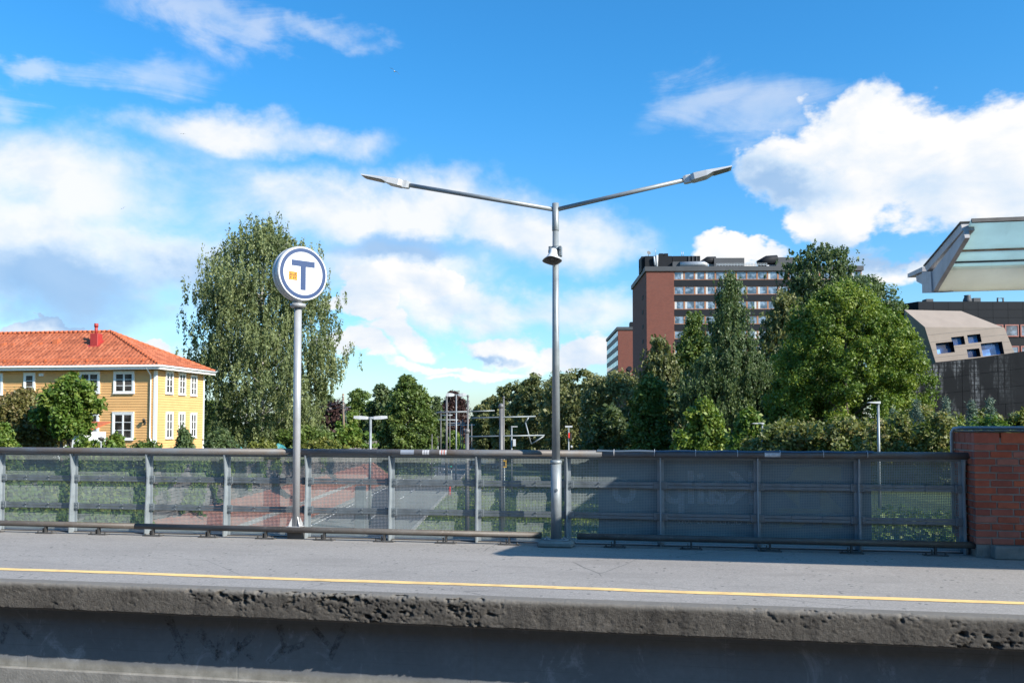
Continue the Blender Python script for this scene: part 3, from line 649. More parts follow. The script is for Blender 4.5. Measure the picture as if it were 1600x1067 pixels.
for (u0, u1, v0, v1) in [(.02, .98, .50, .55), (.0, 1, .97, 1), (.0, 1, 0, .03), (0, .03, 0, 1), (.97, 1, 0, 1), (.16, .24, .58, .9), (.26, .33, .6, .74), (.44, .5, .6, .86), (.52, .60, .58, .64), (.66, .73, .58, .9), (.78, .86, .6, .9), (.12, .2, .14, .4), (.24, .30, .2, .44), (.5, .56, .14, .4), (.6, .66, .14, .42), (.74, .84, .2, .4)]:
    c = lambda u, v: DP(a0 + (a1 - a0) * u, b0 + (b1 - b0) * v, w0 + 0.0012)
    q.add([c(u0, v0), c(u1, v0), c(u1, v1), c(u0, v1)], [(0, 1, 2, 3)], 1)
q.build('sticker', [M['orange'], M['black']], face)

# ------------------------------------------------------------------ banner hung on the far side of the fence
M['banner'] = plain('dark_blue_banner', (0.045, 0.065, 0.10), 0.55, var=0.12, scale=1.5)
M['ban_white'] = plain('banner_letters', (0.22, 0.27, 0.34), 0.6, var=0.05); M['ban_yel'] = plain('banner_arrow', (0.20, 0.235, 0.20), 0.6, var=0.05)
def mat_translu(name, col):
    m, nt, b = new_mat(name); b.inputs['Base Color'].default_value = (*col, 1); b.inputs['Roughness'].default_value = 0.6
    t = N_(nt, 'ShaderNodeBsdfTranslucent'); t.inputs[0].default_value = (*col, 1); mx = N_(nt, 'ShaderNodeMixShader'); mx.inputs[0].default_value = 0.35
    out = nt.nodes['Material Output']; nt.links.new(b.outputs[0], mx.inputs[1]); nt.links.new(t.outputs[0], mx.inputs[2]); nt.links.new(mx.outputs[0], out.inputs[0]); return m
M['banner'] = mat_translu('dark_blue_banner', (0.10, 0.14, 0.19)); M['ban_white'] = mat_translu('banner_letters', (0.62, 0.70, 0.8)); M['ban_yel'] = mat_translu('banner_arrow', (0.40, 0.44, 0.34))
YB = FY + YM + 0.012
bxl, bxr = onY(935, 780, YB).x, onY(1362, 780, YB).x
ban = empty('banner', (0, YB, 0), 0, 'dark blue advertising banner seen from behind through the fence mesh', 'banner')
# cloth sheet with soft waves, folded forward over the handrail
nx, nzz = 90, 14; vs = []
for i in range(nx + 1):
    x = bxl + (bxr - bxl) * i / nx
    for j in range(nzz + 1):
        z = 0.07 + (1.20 - 0.07) * j / nzz; vs.append((x, 0.006 + 0.006 * math.sin(x * 5.1) * math.sin(z * 4), z))
    for t in np.linspace(0.2, 2.5, 6): vs.append((x, -0.152 + (0.152 + 0.006) * 0.33 * (math.cos(t) + 0) + 0.105 * 0, ZT + 0.045 + 0.056 * math.sin(t)) if False else (x, (-YM - 0.017) + 0.058 * math.cos(t), ZT + 0.045 + (0.052 + 0.004 * math.sin(x * 11)) * math.sin(t)))
k = nzz + 1 + 6
q = MB(); q.add(vs, [(i * k + j, (i + 1) * k + j, (i + 1) * k + j + 1, i * k + j + 1) for i in range(nx) for j in range(k - 1)], smooth=True); q.build('cloth', M['banner'], ban)
def ban_poly(pts, mat, name='print'):
    q = MB(); P = [onY(px, py, YB) for px, py in pts]
    q.add([(p.x, -0.003, p.z) for p in P], [tuple(range(len(P)))]); return q.build(name, mat, ban)
ban_poly([(1228, 750), (1245, 729), (1314, 729), (1314, 750)], M['ban_yel'], 'arrow'); ban_poly([(1222, 766), (1249, 766), (1249, 793)], M['ban_yel'], 'arrow')
ban_poly([(1282, 766), (1288, 766), (1315, 795), (1315, 801), (1282, 801)], M['ban_yel'], 'arrow'); ban_poly([(1217, 794), (1281, 794), (1281, 801), (1217, 801)], M['ban_yel'], 'arrow')
ban_poly([(1219, 815), (1262, 815), (1250, 824), (1218, 824)], M['ban_yel'], 'arrow'); ban_poly([(1284, 815), (1314, 815), (1317, 824), (1284, 824)], M['ban_yel'], 'arrow')
def ban_text(body, size, px_right, py_base, name):
    """lettering printed on the street side, so it shows mirrored here"""
    cu = bpy.data.curves.new('t', 'FONT'); cu.body = body; cu.size = size; cu.offset = size * 0.022; cu.align_x = 'LEFT'; ob = bpy.data.objects.new('t', cu); COL.objects.link(ob)
    bpy.context.view_layer.update(); me = bpy.data.meshes.new_from_object(ob.evaluated_get(bpy.context.evaluated_depsgraph_get())); bpy.data.objects.remove(ob)
    p = onY(px_right, py_base, YB)
    for v in me.vertices: v.co = Vector((p.x - v.co.x, -0.0035, p.z + v.co.y))
    bm = bmesh.new(); bm.from_mesh(me); bpy.data.meshes.remove(me); seen = set()
    for v in bm.verts:                                   # each letter its own piece
        if v in seen: continue
        st = [v]; isl = []; seen.add(v)
        while st:
            a = st.pop(); isl.append(a)
            for e in a.link_edges:
                o = e.other_vert(a)
                if o not in seen: seen.add(o); st.append(o)
        ix = {a: i for i, a in enumerate(isl)}; fs = {f for a in isl for f in a.link_faces}
        if fs: q = MB(); q.add([a.co[:] for a in isl], [[ix[w] for w in f.verts] for f in fs]); q.build(name, M['ban_white'], ban)
    bm.free()
ban_text("Kailp  o", 0.60, 1184, 787, 'letter'); ban_text("AR  OLTEZEFFED  XAV", 0.10, 1182, 820, 'letter')
q = MB()
for i in range(7):
    x = bxl + 0.22 + i * (bxr - bxl - 0.3) / 6; q.tube([(x, -YM - 0.017 - 0.05, ZT + 0.02), (x, -YM - 0.017 - 0.052, ZT + 0.075), (x, -YM - 0.017, ZT + 0.105)], 0.004, 5)
q.build('cable_tie', M['st_white'], ban)

# ------------------------------------------------------------------ brick pillar
PX = 3.57; PYF = 11.36; PZ = 1.445
pil = empty('brick_pillar', (PX, PYF, 0), 0, 'red brick pillar at the end of the fence beside the platform', 'pillar')
q = MB(); q.box(0.012, 0.57, 0.012, 0.80, 0.0, PZ - 0.02); q.box(0.58, 3.0, 0.17, 0.80, 0.0, PZ - 0.02); q.build('core', M['mortar'], pil)
rng = random.Random(4)
bricks = {}
def brick_mesh(l, h):
    key = (round(l, 3), round(h, 3))
    if key not in bricks:
        q = MB(); q.bbox(0, l, 0, 0.10, 0, h, 0.004); me = q.mesh('brick'); me.materials.append(M['brick']); bricks[key] = me
    return bricks[key]
bh, mj = 0.0695, 0.0165; row = 0; z = 0.16
while z < PZ - 0.16:
    h = bh
    # front: half-bond; face a little wider at the foot
    wd = 0.575 + 0.06 * (1 - z / PZ)
    x = 0; first = 0.235 if row % 2 else 0.165
    ls = [first]; 
    while sum(ls) + mj * len(ls) < wd - 0.05: ls.append(min(0.235, wd - sum(ls) - mj * len(ls)))
    for l in ls:
        b = inst('brick', brick_mesh(round(l / 0.005) * 0.005, h), pil, (x, rng.uniform(-0.003, 0.003), z), (rng.uniform(-.01, .01), rng.uniform(-.008, .008), rng.uniform(-.008, .008))); x += l + mj
    # left side
    y = 0.112; ls = [0.11 if row % 2 else 0.225]
    while sum(ls) + mj * len(ls) < 0.62: ls.append(min(0.225, 0.69 - sum(ls) - mj * len(ls)))
    for l in ls:
        inst('brick', brick_mesh(round(l / 0.005) * 0.005, h), pil, (rng.uniform(-0.003, 0.003), y + l, z), (0, 0, -math.pi / 2)); y += l + mj
    # set-back wing to the right
    x = wd + 0.02
    for l in ([0.11, 0.235, 0.235] if row % 2 else [0.235, 0.235, 0.11]):
        inst('brick', brick_mesh(l, h), pil, (x, 0.155 + rng.uniform(-.003, .003), z)); x += l + mj
    z += bh + mj; row += 1
# header course on top
x = 0
for l in (0.285, 0.285):
    inst('brick', brick_mesh(l, 0.125), pil, (x, 0.0, z)); x += l + mj
y = 0.112
for k in range(3): inst('brick', brick_mesh(0.21, 0.125), pil, (0, y + 0.21, z), (0, 0, -math.pi / 2)); y += 0.21 + mj
for k in range(2): inst('brick', brick_mesh(0.235, 0.125), pil, (0.595 + k * 0.247, 0.155, z))
q = MB(); q.bbox(-0.01, 3.0, -0.012, 0.82, z + 0.128, z + 0.15, 0.006); q.build('cap_sheet', M['darkplate'], pil)
q = MB(); q.tube([(-0.03, 0.74, 0.2), (-0.03, 0.74, z + 0.12), (-0.01, 0.72, z + 0.17), (0.04, 0.66, z + 0.178), (3.0, 0.2, z + 0.178)], 0.022, 10); q.build('conduit', M['polegrey'], pil)
q = MB(); q.bbox(0.02, 0.60, 0.03, 0.5, 0.0, 0.158, 0.006); q.build('foot_course', M['mortar'], pil)
pb = onZ(1541, 869, 0)
q = MB(); q.bbox(0, 0.46, 0, 0.25, 0, 0.15, 0.012); kb = q.build('kerb_block', M['concrete']); kb.location = (pb.x + 0.015, PYF - 0.14, 0); tag(kb, 'loose grey concrete block at the foot of the brick pillar', 'block')

# ------------------------------------------------------------------ platform canopy
CX = 2.60
def cp(px, py, x=CX): p = onX(px, py, x); return (p.y, p.z)
M['can_white'] = plain('canopy_painted_steel', (0.42, 0.41, 0.42), 0.55, var=0.1, scale=4, dirt=(0.17, 0.15, 0.14), dscale=3.5, damt=0.55)
M['can_beige'] = mat_translu('x', (0.5, 0.5, 0.5))
def mat_soffit(name, col, tr):
    m, nt, b = new_mat(name); v = coords(nt); f = nz(nt, coords(nt, 0.8, 1, 1), 2.5, 6, 0.6)
    c = ramp_(nt, f, [(0.3, tuple(q * 0.88 for q in col)), (0.7, tuple(q * 1.06 for q in col))])
    c = mixc(nt, mapr(nt, nz(nt, coords(nt, 4, 1, 0.7), 2.0, 7, 0.65), 0.58, 0.75, 0, 0.4), c, tuple(q * 0.6 for q in col))
    nt.links.new(c, b.inputs['Base Color']); b.inputs['Roughness'].default_value = 0.5
    t = N_(nt, 'ShaderNodeBsdfTranslucent'); nt.links.new(c, t.inputs[0]); mx = N_(nt, 'ShaderNodeMixShader'); mx.inputs[0].default_value = tr
    out = nt.nodes['Material Output']; nt.links.new(b.outputs[0], mx.inputs[1]); nt.links.new(t.outputs[0], mx.inputs[2]); nt.links.new(mx.outputs[0], out.inputs[0]); return m
M['can_beige'] = mat_soffit('canopy_beam_paint', (0.88, 0.88, 0.80), 0.5)
M['can_green'] = mat_soffit('canopy_green_panel', (0.72, 0.88, 0.87), 0.72)
M['rust'] = plain('rusty_joint', (0.30, 0.16, 0.08), 0.85, var=0.5, scale=9, dirt=(0.5, 0.48, 0.42), dscale=3, damt=0.8)
can = empty('platform_canopy', (0, 0, 0), 0, 'platform canopy with pale green underside and grey end boards', 'canopy')
XE = 15.0
A = Vector(cp(1456, 456)); B = Vector(cp(1521, 358, CX + 0.1))
nrm = Vector((A - B)).normalized(); pn = Vector((-nrm.y, nrm.x))
if pn.y < 0: pn = -pn
def slabYZ(t0, t1, th, xa, xb, name, mat, push=0.0):
    p0 = A.lerp(B, t0); p1 = A.lerp(B, t1); o = pn * push
    q = MB(); q.prism([tuple(p0 + o), tuple(p1 + o), tuple(p1 + o + pn * th), tuple(p0 + o + pn * th)], 'x', xa, xb); return q.build(name, mat, can)
slabYZ(0.0, 0.375, 0.05, CX + 0.06, XE, 'beam_face', M['can_beige'])
slabYZ(0.378, 0.47, 0.02, CX + 0.06, XE, 'soffit_panel', M['can_green'], 0.03)
slabYZ(0.462, 0.478, 0.06, CX + 0.06, XE, 'joint_strip', M['darkplate'], 0.012)
slabYZ(0.48, 0.655, 0.02, CX + 0.06, XE, 'soffit_panel', M['can_green'], 0.02)
slabYZ(0.648, 0.668, 0.05, CX + 0.06, XE, 'joint_strip', M['rust'], 0.008)
slabYZ(0.67, 1.09, 0.02, CX + 0.06, XE, 'soffit_panel', M['can_green'], 0.016)
slabYZ(1.085, 1.10, 0.04, CX + 0.06, XE, 'front_trim', M['darkplate'], 0.0)
# end board along the slope, its web plate, gutter box, short rear wing
T0, T1 = Vector(cp(1444.4, 416.6)), Vector(cp(1501.6, 349)); L0, L1 = Vector(cp(1448, 424)), Vector(cp(1503.5, 360.5))
q = MB(); q.prism([tuple(T0), tuple(T1), tuple(L1), tuple(L0)], 'x', CX, CX + 0.105); q.build('end_board', M['can_white'], can)
q = MB(); ov = Vector((0.012, 0.02)); q.prism([tuple(T0 + Vector((0, 0.002))), tuple(T1 + Vector((-0.012, 0.002))), tuple(T1 + Vector((-0.012, 0.014))), tuple(T0 + Vector((0, 0.014)))], 'x', CX - 0.012, CX + 0.13); q.build('flashing', M['darkplate'], can)
q = MB(); q.prism([cp(1454, 425), cp(1456, 455.5), cp(1505.6, 372), cp(1503.5, 360.5)], 'x', CX + 0.012, CX + 0.055); q.build('web_plate', M['can_white'], can)
G = [cp(1441, 425), cp(1441.5, 458), cp(1456.5, 457), cp(1454.5, 424)]
q = MB(); q.prism(G, 'x', CX - 0.004, CX + 0.2); q.build('gutter_end', M['can_white'], can)
R = [cp(1418, 428), cp(1441, 417), cp(1441, 424), cp(1418, 434)]
q = MB(); q.prism(R, 'x', CX, CX + 0.105); q.build('end_board', M['can_white'], can)
q = MB(); q.prism([cp(1428, 431.5), cp(1440.5, 425.5), cp(1440.5, 446), cp(1429, 440)], 'x', CX + 0.02, CX + 0.06); q.build('web_plate', M['can_white'], can)
# roof sheets: front slope and rear slope, with the gutter beam between
g0 = Vector(G[0]); g1 = Vector(G[1]); g2 = Vector(G[2])
q = MB(); q.prism([(g0.x, g0.y - 0.01), (g1.x, g1.y + 0.004), (g2.x + 0.02, g2.y + 0.004), (g2.x + 0.02, g0.y - 0.01)], 'x', CX + 0.2, XE); q.build('gutter_beam', M['can_beige'], can)
ry, rz = R[1]
q = MB(); q.prism([(ry - 0.1, rz - 0.06), (10.9, rz + 0.33), (10.9, rz + 0.36), (ry - 0.1, rz - 0.03)], 'x', CX + 1.1, XE); q.build('roof_sheet', M['can_white'], can)
q = MB(); q.prism([(ry - 0.1, rz - 0.06), (R[0][0], R[0][1] - 0.04), (R[0][0], R[0][1] - 0.01), (ry - 0.1, rz - 0.03)], 'x', CX + 0.11, CX + 1.1); q.build('roof_sheet', M['can_white'], can)
for x in (6.8, 12.5):
    q = MB(); q.bbox(x - 0.11, x + 0.11, g1.x - 0.2, g1.x + 0.02, 0, g1.y + 0.01, 0.01); q.build('column', M['can_white'], can)
# ------------------------------------------------------------------ ground, road, bank
def mat_grass():
    m, nt, b = new_mat('grass_ground'); v = coords(nt)
    c = ramp_(nt, nz(nt, v, 0.25, 8, 0.7), [(0.3, (0.045, 0.075, 0.015)), (0.5, (0.075, 0.11, 0.025)), (0.7, (0.12, 0.13, 0.045))])
    c = mixc(nt, mapr(nt, nz(nt, v, 6, 4, 0.7), 0.3, 0.7, 0, 0.5), c, (0.05, 0.08, 0.02)); nt.links.new(c, b.inputs['Base Color']); b.inputs['Roughness'].default_value = 0.95
    bump(nt, b, nz(nt, v, 9, 4, 0.7), 1.0, 0.08); return m
M['grass'] = mat_grass()
lats = [-3000, -600, -150, -80, -50, -35, -25, -20, -18.06, -18.0, -17, -16, -15, -10, 0, 7, 8.5, 10, 11.5, 13, 15, 20, 30, 50, 100, 300, 900, 3000]
deps = [-60, 0, 11.5, 12.5, 15, 25, 40, 60, 75, 90, 105, 118, 122, 126, 130, 135, 150, 180, 250, 400, 800, 1600, 3500]
q = MB(); vs = []
for d in deps:
    for l in lats:
        z = gz(l, d)
        if d < 12: z = ZR
        if d > 200: z = ZR
        vs.append(W(l, d, z)[:])
n = len(lats)
q.add(vs, [(i * n + j, i * n + j + 1, (i + 1) * n + j + 1, (i + 1) * n + j) for i in range(len(deps) - 1) for j in range(n - 1)])
tag(q.build('ground', M['grass']), 'grassy ground either side of the street below', kind='structure')
def strip(name, l0, l1, d0, d1, z, mat, label=None, th=0.0, parent=None, step=20):
    q = MB(); ds = np.linspace(d0, d1, max(2, int((d1 - d0) / step)))
    vs = []
    for d in ds: vs += [W(l0, d, z)[:], W(l1, d, z)[:]]
    q.add(vs, [(2 * i, 2 * i + 1, 2 * i + 3, 2 * i + 2) for i in range(len(ds) - 1)])
    if th:
        vs = [];
        for d in ds: vs += [W(l0, d, z)[:], W(l0, d, z - th)[:], W(l1, d, z)[:], W(l1, d, z - th)[:]]
        q.add(vs, [(4 * i, 4 * i + 1, 4 * i + 5, 4 * i + 4) for i in range(len(ds) - 1)] + [(4 * i + 2, 4 * i + 3, 4 * i + 7, 4 * i + 6) for i in range(len(ds) - 1)])
    o = q.build(name, mat, parent)
    if label: tag(o, label, kind='structure')
    return o
road = strip('road', -14.45, -6.75, -30, 420, ZR + 0.01, M['road'], 'grey asphalt street running away below the bridge')
M['kerb'] = plain('kerb_stone', (0.30, 0.29, 0.28), 0.9, var=0.2)
strip('kerb', -6.75, -6.5, -30, 420, ZR + 0.12, M['kerb'], th=0.15, parent=road); strip('kerb', -14.7, -14.45, -30, 420, ZR + 0.12, M['kerb'], th=0.15, parent=road)
strip('edge_line', -14.1, -13.95, -30, 420, ZR + 0.016, M['white_line'], parent=road)
for i in range(22): strip('centre_dash', -10.68, -10.53, 20 + i * 9, 23.4 + i * 9, ZR + 0.016, M['white_line'], parent=road)
strip('pavement', -15.0, -14.7, -30, 118, ZR + 0.125, M['kerb'], 'narrow concrete footway at the foot of the brick bank')
M['path'] = plain('path_paving', (0.27, 0.24, 0.225), 0.9, var=0.12, scale=0.8)
def cross(name, d0, d1, l0, l1, skew, z, mat, label):
    q = MB(); ls = np.linspace(l0, l1, 12); vs = []
    for l in ls: vs += [W(l, d0 + skew * l, z)[:], W(l, d1 + skew * l, z)[:]]
    q.add(vs, [(2 * i, 2 * i + 2, 2 * i + 3, 2 * i + 1) for i in range(11)]); tag(q.build(name, mat), label, kind='structure')
cross('path', 112, 118, -6.5, 40, -0.25, ZR + 0.008, M['path'], 'pale paved path crossing behind the tram masts'); cross('side_road', 92, 100, -6.5, 45, -0.3, ZR + 0.006, M['road'], 'grey side road branching right from the street')
# brick-paved bank between street and retaining wall
def mat_bank():
    m, nt, b = new_mat('red_paving_bricks'); tc = N_(nt, 'ShaderNodeTexCoord')
    br = N_(nt, 'ShaderNodeTexBrick'); mp = N_(nt, 'ShaderNodeMapping'); nt.links.new(tc.outputs['UV'], mp.inputs[0]); nt.links.new(mp.outputs[0], br.inputs[0])
    br.inputs['Color1'].default_value = (0.34, 0.135, 0.10, 1); br.inputs['Color2'].default_value = (0.27, 0.10, 0.075, 1); br.inputs['Mortar'].default_value = (0.25, 0.18, 0.15, 1)
    br.inputs['Scale'].default_value = 1.0; br.inputs['Brick Width'].default_value = 0.24; br.inputs['Row Height'].default_value = 0.12; br.inputs['Mortar Size'].default_value = 0.012
    v = coords(nt); c = mixc(nt, mapr(nt, nz(nt, v, 0.5, 7, 0.7), 0.45, 0.7, 0, 0.6), br.outputs[0], (0.36, 0.22, 0.18)); nt.links.new(c, b.inputs['Base Color']); b.inputs['Roughness'].default_value = 0.9; return m
M['bank'] = mat_bank()
ds = np.linspace(10, 113, 24); vs = []; uv = []
for d in ds:
    k = 1 - smooth(112, 130, d)
    for t in np.linspace(0, 1, 4): vs.append(W(-17.98 + t * 2.96, d, ZR + (1 - t) * 2.3 * k + 0.03)[:]); uv.append((d, t * 3.7))
q = MB(); q.add(vs, [(4 * i + j, 4 * i + j + 1, 4 * i + j + 5, 4 * i + j + 4) for i in range(23) for j in range(3)])
me = bpy.data.meshes.new('brick_bank'); me.from_pydata(q.v, [], q.f); ul = me.uv_layers.new()
for lp in me.loops: ul.data[lp.index].uv = uv[lp.vertex_index]
bank = link('brick_bank', me, M['bank']); tag(bank, 'sloping red brick paving beside the street', kind='structure')
strip('kerb_band', -16.35, -16.1, 12, 100, 0, M['kerb'], parent=bank)
for v in bank.children[0].data.vertices:
    l, d = LD(v.co); v.co.z = ZR + (-15.02 - l) / 2.96 * 2.3 + 0.055

# retaining wall of grey slabs
sw = empty('slate_wall', W(-18, 20, ZR)[:], 0, 'grey stacked slate retaining wall above the red brick bank', 'wall'); sw.rotation_euler = (0, 0, 0)
M['slate'] = plain('grey_slate', (0.17, 0.155, 0.15), 0.85, var=0.45, scale=0.9); M['slate_core'] = plain('wall_core', (0.09, 0.085, 0.08), 0.95)
def to_local(root, p): return Vector(p) - Vector(root.location)
q = MB(); q2 = MB(); rng = random.Random(7); zz = ZR + 1.7; rows = 0
while zz < -0.62:
    h = rng.uniform(0.14, 0.22); d = 11.0
    while d < 117:
        l = rng.uniform(0.5, 1.6); z0 = zz + rng.uniform(-0.02, 0.02); lo = -17.9 + rng.uniform(-0.04, 0.10)
        P = [W(lo, d, z0), W(lo, d + l - 0.03, z0), W(lo - 0.3, d + l - 0.03, z0), W(lo - 0.3, d, z0)]; P += [p + Vector((0, 0, h - 0.025)) for p in P]
        q.add([to_local(sw, p)[:] for p in P], [(0, 3, 2, 1), (4, 5, 6, 7), (0, 1, 5, 4), (1, 2, 6, 5), (2, 3, 7, 6), (3, 0, 4, 7)]); d += l
    zz += h; rows += 1
q.build('slabs', M['slate'], sw, 'stuff')
P = [W(-17.97, 11, ZR + 1), W(-17.97, 117, ZR + 1), W(-18.6, 117, ZR + 1), W(-18.6, 11, ZR + 1)]; P += [Vector((p.x, p.y, -0.66)) for p in P]
q2.add([to_local(sw, p)[:] for p in P], [(0, 3, 2, 1), (4, 5, 6, 7), (0, 1, 5, 4), (1, 2, 6, 5), (2, 3, 7, 6), (3, 0, 4, 7)]); q2.build('core', M['slate_core'], sw)

# ------------------------------------------------------------------ foliage
def mat_leaf(name, stops, trans=0.28, rough=0.5, tint=None):
    m, nt, b = new_mat(name); at = N_(nt, 'ShaderNodeAttribute', attribute_name='rnd'); v = coords(nt)
    f = mathn(nt, 'ADD', mathn(nt, 'MULTIPLY', at.outputs['Fac'], 0.6), mathn(nt, 'MULTIPLY', nz(nt, v, 0.45, 3, 0.6), 0.5))
    c = ramp_(nt, f, [(p, q) for p, q in stops]); nt.links.new(c, b.inputs['Base Color']); b.inputs['Roughness'].default_value = rough; b.inputs['Specular IOR Level'].default_value = 0.35
    t = N_(nt, 'ShaderNodeBsdfTranslucent'); nt.links.new(mixc(nt, 1.0, c, (1.15, 1.25, 0.55), 'MULTIPLY'), t.inputs[0])
    mx = N_(nt, 'ShaderNodeMixShader'); mx.inputs[0].default_value = trans; out = nt.nodes['Material Output']
    nt.links.new(b.outputs[0], mx.inputs[1]); nt.links.new(t.outputs[0], mx.inputs[2]); nt.links.new(mx.outputs[0], out.inputs[0]); return m
LF = {
 'birch': mat_leaf('birch_leaf', [(0.2, (0.095, 0.125, 0.050)), (0.55, (0.165, 0.20, 0.082)), (0.85, (0.25, 0.28, 0.125))]),
 'maple': mat_leaf('maple_leaf', [(0.2, (0.065, 0.115, 0.02)), (0.55, (0.135, 0.20, 0.032)), (0.88, (0.27, 0.31, 0.055))]),
 'lime': mat_leaf('lime_leaf', [(0.2, (0.055, 0.095, 0.022)), (0.55, (0.098, 0.148, 0.033)), (0.85, (0.165, 0.21, 0.05))]),
 'row': mat_leaf('willow_leaf', [(0.2, (0.08, 0.098, 0.034)), (0.55, (0.145, 0.16, 0.062)), (0.85, (0.24, 0.235, 0.10))]),
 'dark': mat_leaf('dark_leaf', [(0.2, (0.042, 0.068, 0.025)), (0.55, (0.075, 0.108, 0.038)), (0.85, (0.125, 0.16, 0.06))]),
 'grey': mat_leaf('greygreen_leaf', [(0.2, (0.05, 0.085, 0.034)), (0.55, (0.09, 0.135, 0.052)), (0.85, (0.16, 0.20, 0.085))]),
 'copper': mat_leaf('copper_leaf', [(0.2, (0.030, 0.016, 0.016)), (0.55, (0.055, 0.028, 0.026)), (0.85, (0.085, 0.045, 0.035))], 0.15),
 'brown': mat_leaf('brown_shrub_leaf', [(0.2, (0.10, 0.095, 0.032)), (0.5, (0.17, 0.16, 0.048)), (0.85, (0.22, 0.14, 0.085))]),
 'bright': mat_leaf('bright_leaf', [(0.2, (0.06, 0.12, 0.02)), (0.55, (0.11, 0.18, 0.03)), (0.85, (0.22, 0.25, 0.05))]),
 'yellow': mat_leaf('yellow_leaf', [(0.2, (0.09, 0.11, 0.02)), (0.55, (0.15, 0.17, 0.035)), (0.85, (0.24, 0.23, 0.06))]),
 'spruce': mat_leaf('spruce_needle', [(0.2, (0.08, 0.13, 0.095)), (0.55, (0.14, 0.20, 0.15)), (0.85, (0.22, 0.26, 0.17))], 0.1),
 'mixed': mat_leaf('hedge_leaf', [(0.2, (0.085, 0.12, 0.03)), (0.5, (0.165, 0.185, 0.055)), (0.75, (0.27, 0.25, 0.10)), (0.95, (0.30, 0.17, 0.10))]),
}
M['bark'] = plain('bark', (0.10, 0.085, 0.07), 0.95, var=0.35, scale=6, bmp=0.6, bscale=10, bdist=0.02)
M['birchbark'] = plain('birch_bark', (0.55, 0.53, 0.50), 0.8, var=0.15, scale=2, dirt=(0.05, 0.045, 0.04), dscale=4, damt=0.9)
def leaves_obj(name, pos, nrm, size, elong, mat, parent, rs, axis=None, rv=None):
    n = len(pos); nrm = nrm / (np.linalg.norm(nrm, axis=1, keepdims=True) + 1e-9)
    a = rs.normal(size=(n, 3)) if axis is None else axis
    a = a - nrm * np.sum(a * nrm, 1, keepdims=True); a /= (np.linalg.norm(a, axis=1, keepdims=True) + 1e-9); b = np.cross(nrm, a)
    L = size[:, None] * elong / 2; Wd = size[:, None] / 2
    cup = nrm * size[:, None] * rs.uniform(-0.12, 0.2, size=(n, 1))
    V = np.stack([pos - a * L, pos + b * Wd + cup, pos + a * L, pos - b * Wd + cup], 1).reshape(-1, 3)
    me = bpy.data.meshes.new(name); me.vertices.add(4 * n); me.loops.add(4 * n); me.polygons.add(n)
    me.vertices.foreach_set('co', V.astype(np.float32).ravel()); me.loops.foreach_set('vertex_index', np.arange(4 * n, dtype=np.int32))
    me.polygons.foreach_set('loop_start', np.arange(0, 4 * n, 4, dtype=np.int32)); me.polygons.foreach_set('loop_total', np.full(n, 4, dtype=np.int32))
    at = me.attributes.new('rnd', 'FLOAT', 'POINT'); r = np.clip(rs.normal(0.5, 0.22, size=n), 0, 1) if rv is None else np.clip(rv, 0, 1); at.data.foreach_set('value', np.repeat(r, 4).astype(np.float32))
    me.update(); return link(name, me, mat, parent)
PROF = {
 'round': lambda t: np.sqrt(np.clip(1 - (2 * t - 1.0) ** 2, 0, 1)) ** 0.8,
 'dome': lambda t: np.clip(1 - t ** 2.6, 0, 1) ** 0.55 * (0.75 + 0.25 * np.clip(t * 4, 0, 1)),
 'cone': lambda t: np.clip(1 - t, 0, 1) ** 0.75 * 0.95 + 0.06,
 'egg': lambda t: np.clip(np.sin(np.pi * np.clip(t, 0, 1) ** 0.75), 0, 1) ** 0.7,
 'birch': lambda t: np.interp(t, [0, 0.12, 0.3, 0.5, 0.7, 0.85, 0.95, 1.0], [0.62, 0.86, 1.0, 0.93, 0.80, 0.60, 0.33, 0.06]),
 'birch2': lambda t: np.interp(t, [0, 0.15, 0.35, 0.5, 0.65, 0.8, 0.92, 1.0], [0.95, 1.0, 0.95, 0.72, 0.46, 0.28, 0.15, 0.04]),
 'box': lambda t: np.clip(1 - t ** 6, 0, 1) ** 0.5,
}
SEED = [100]
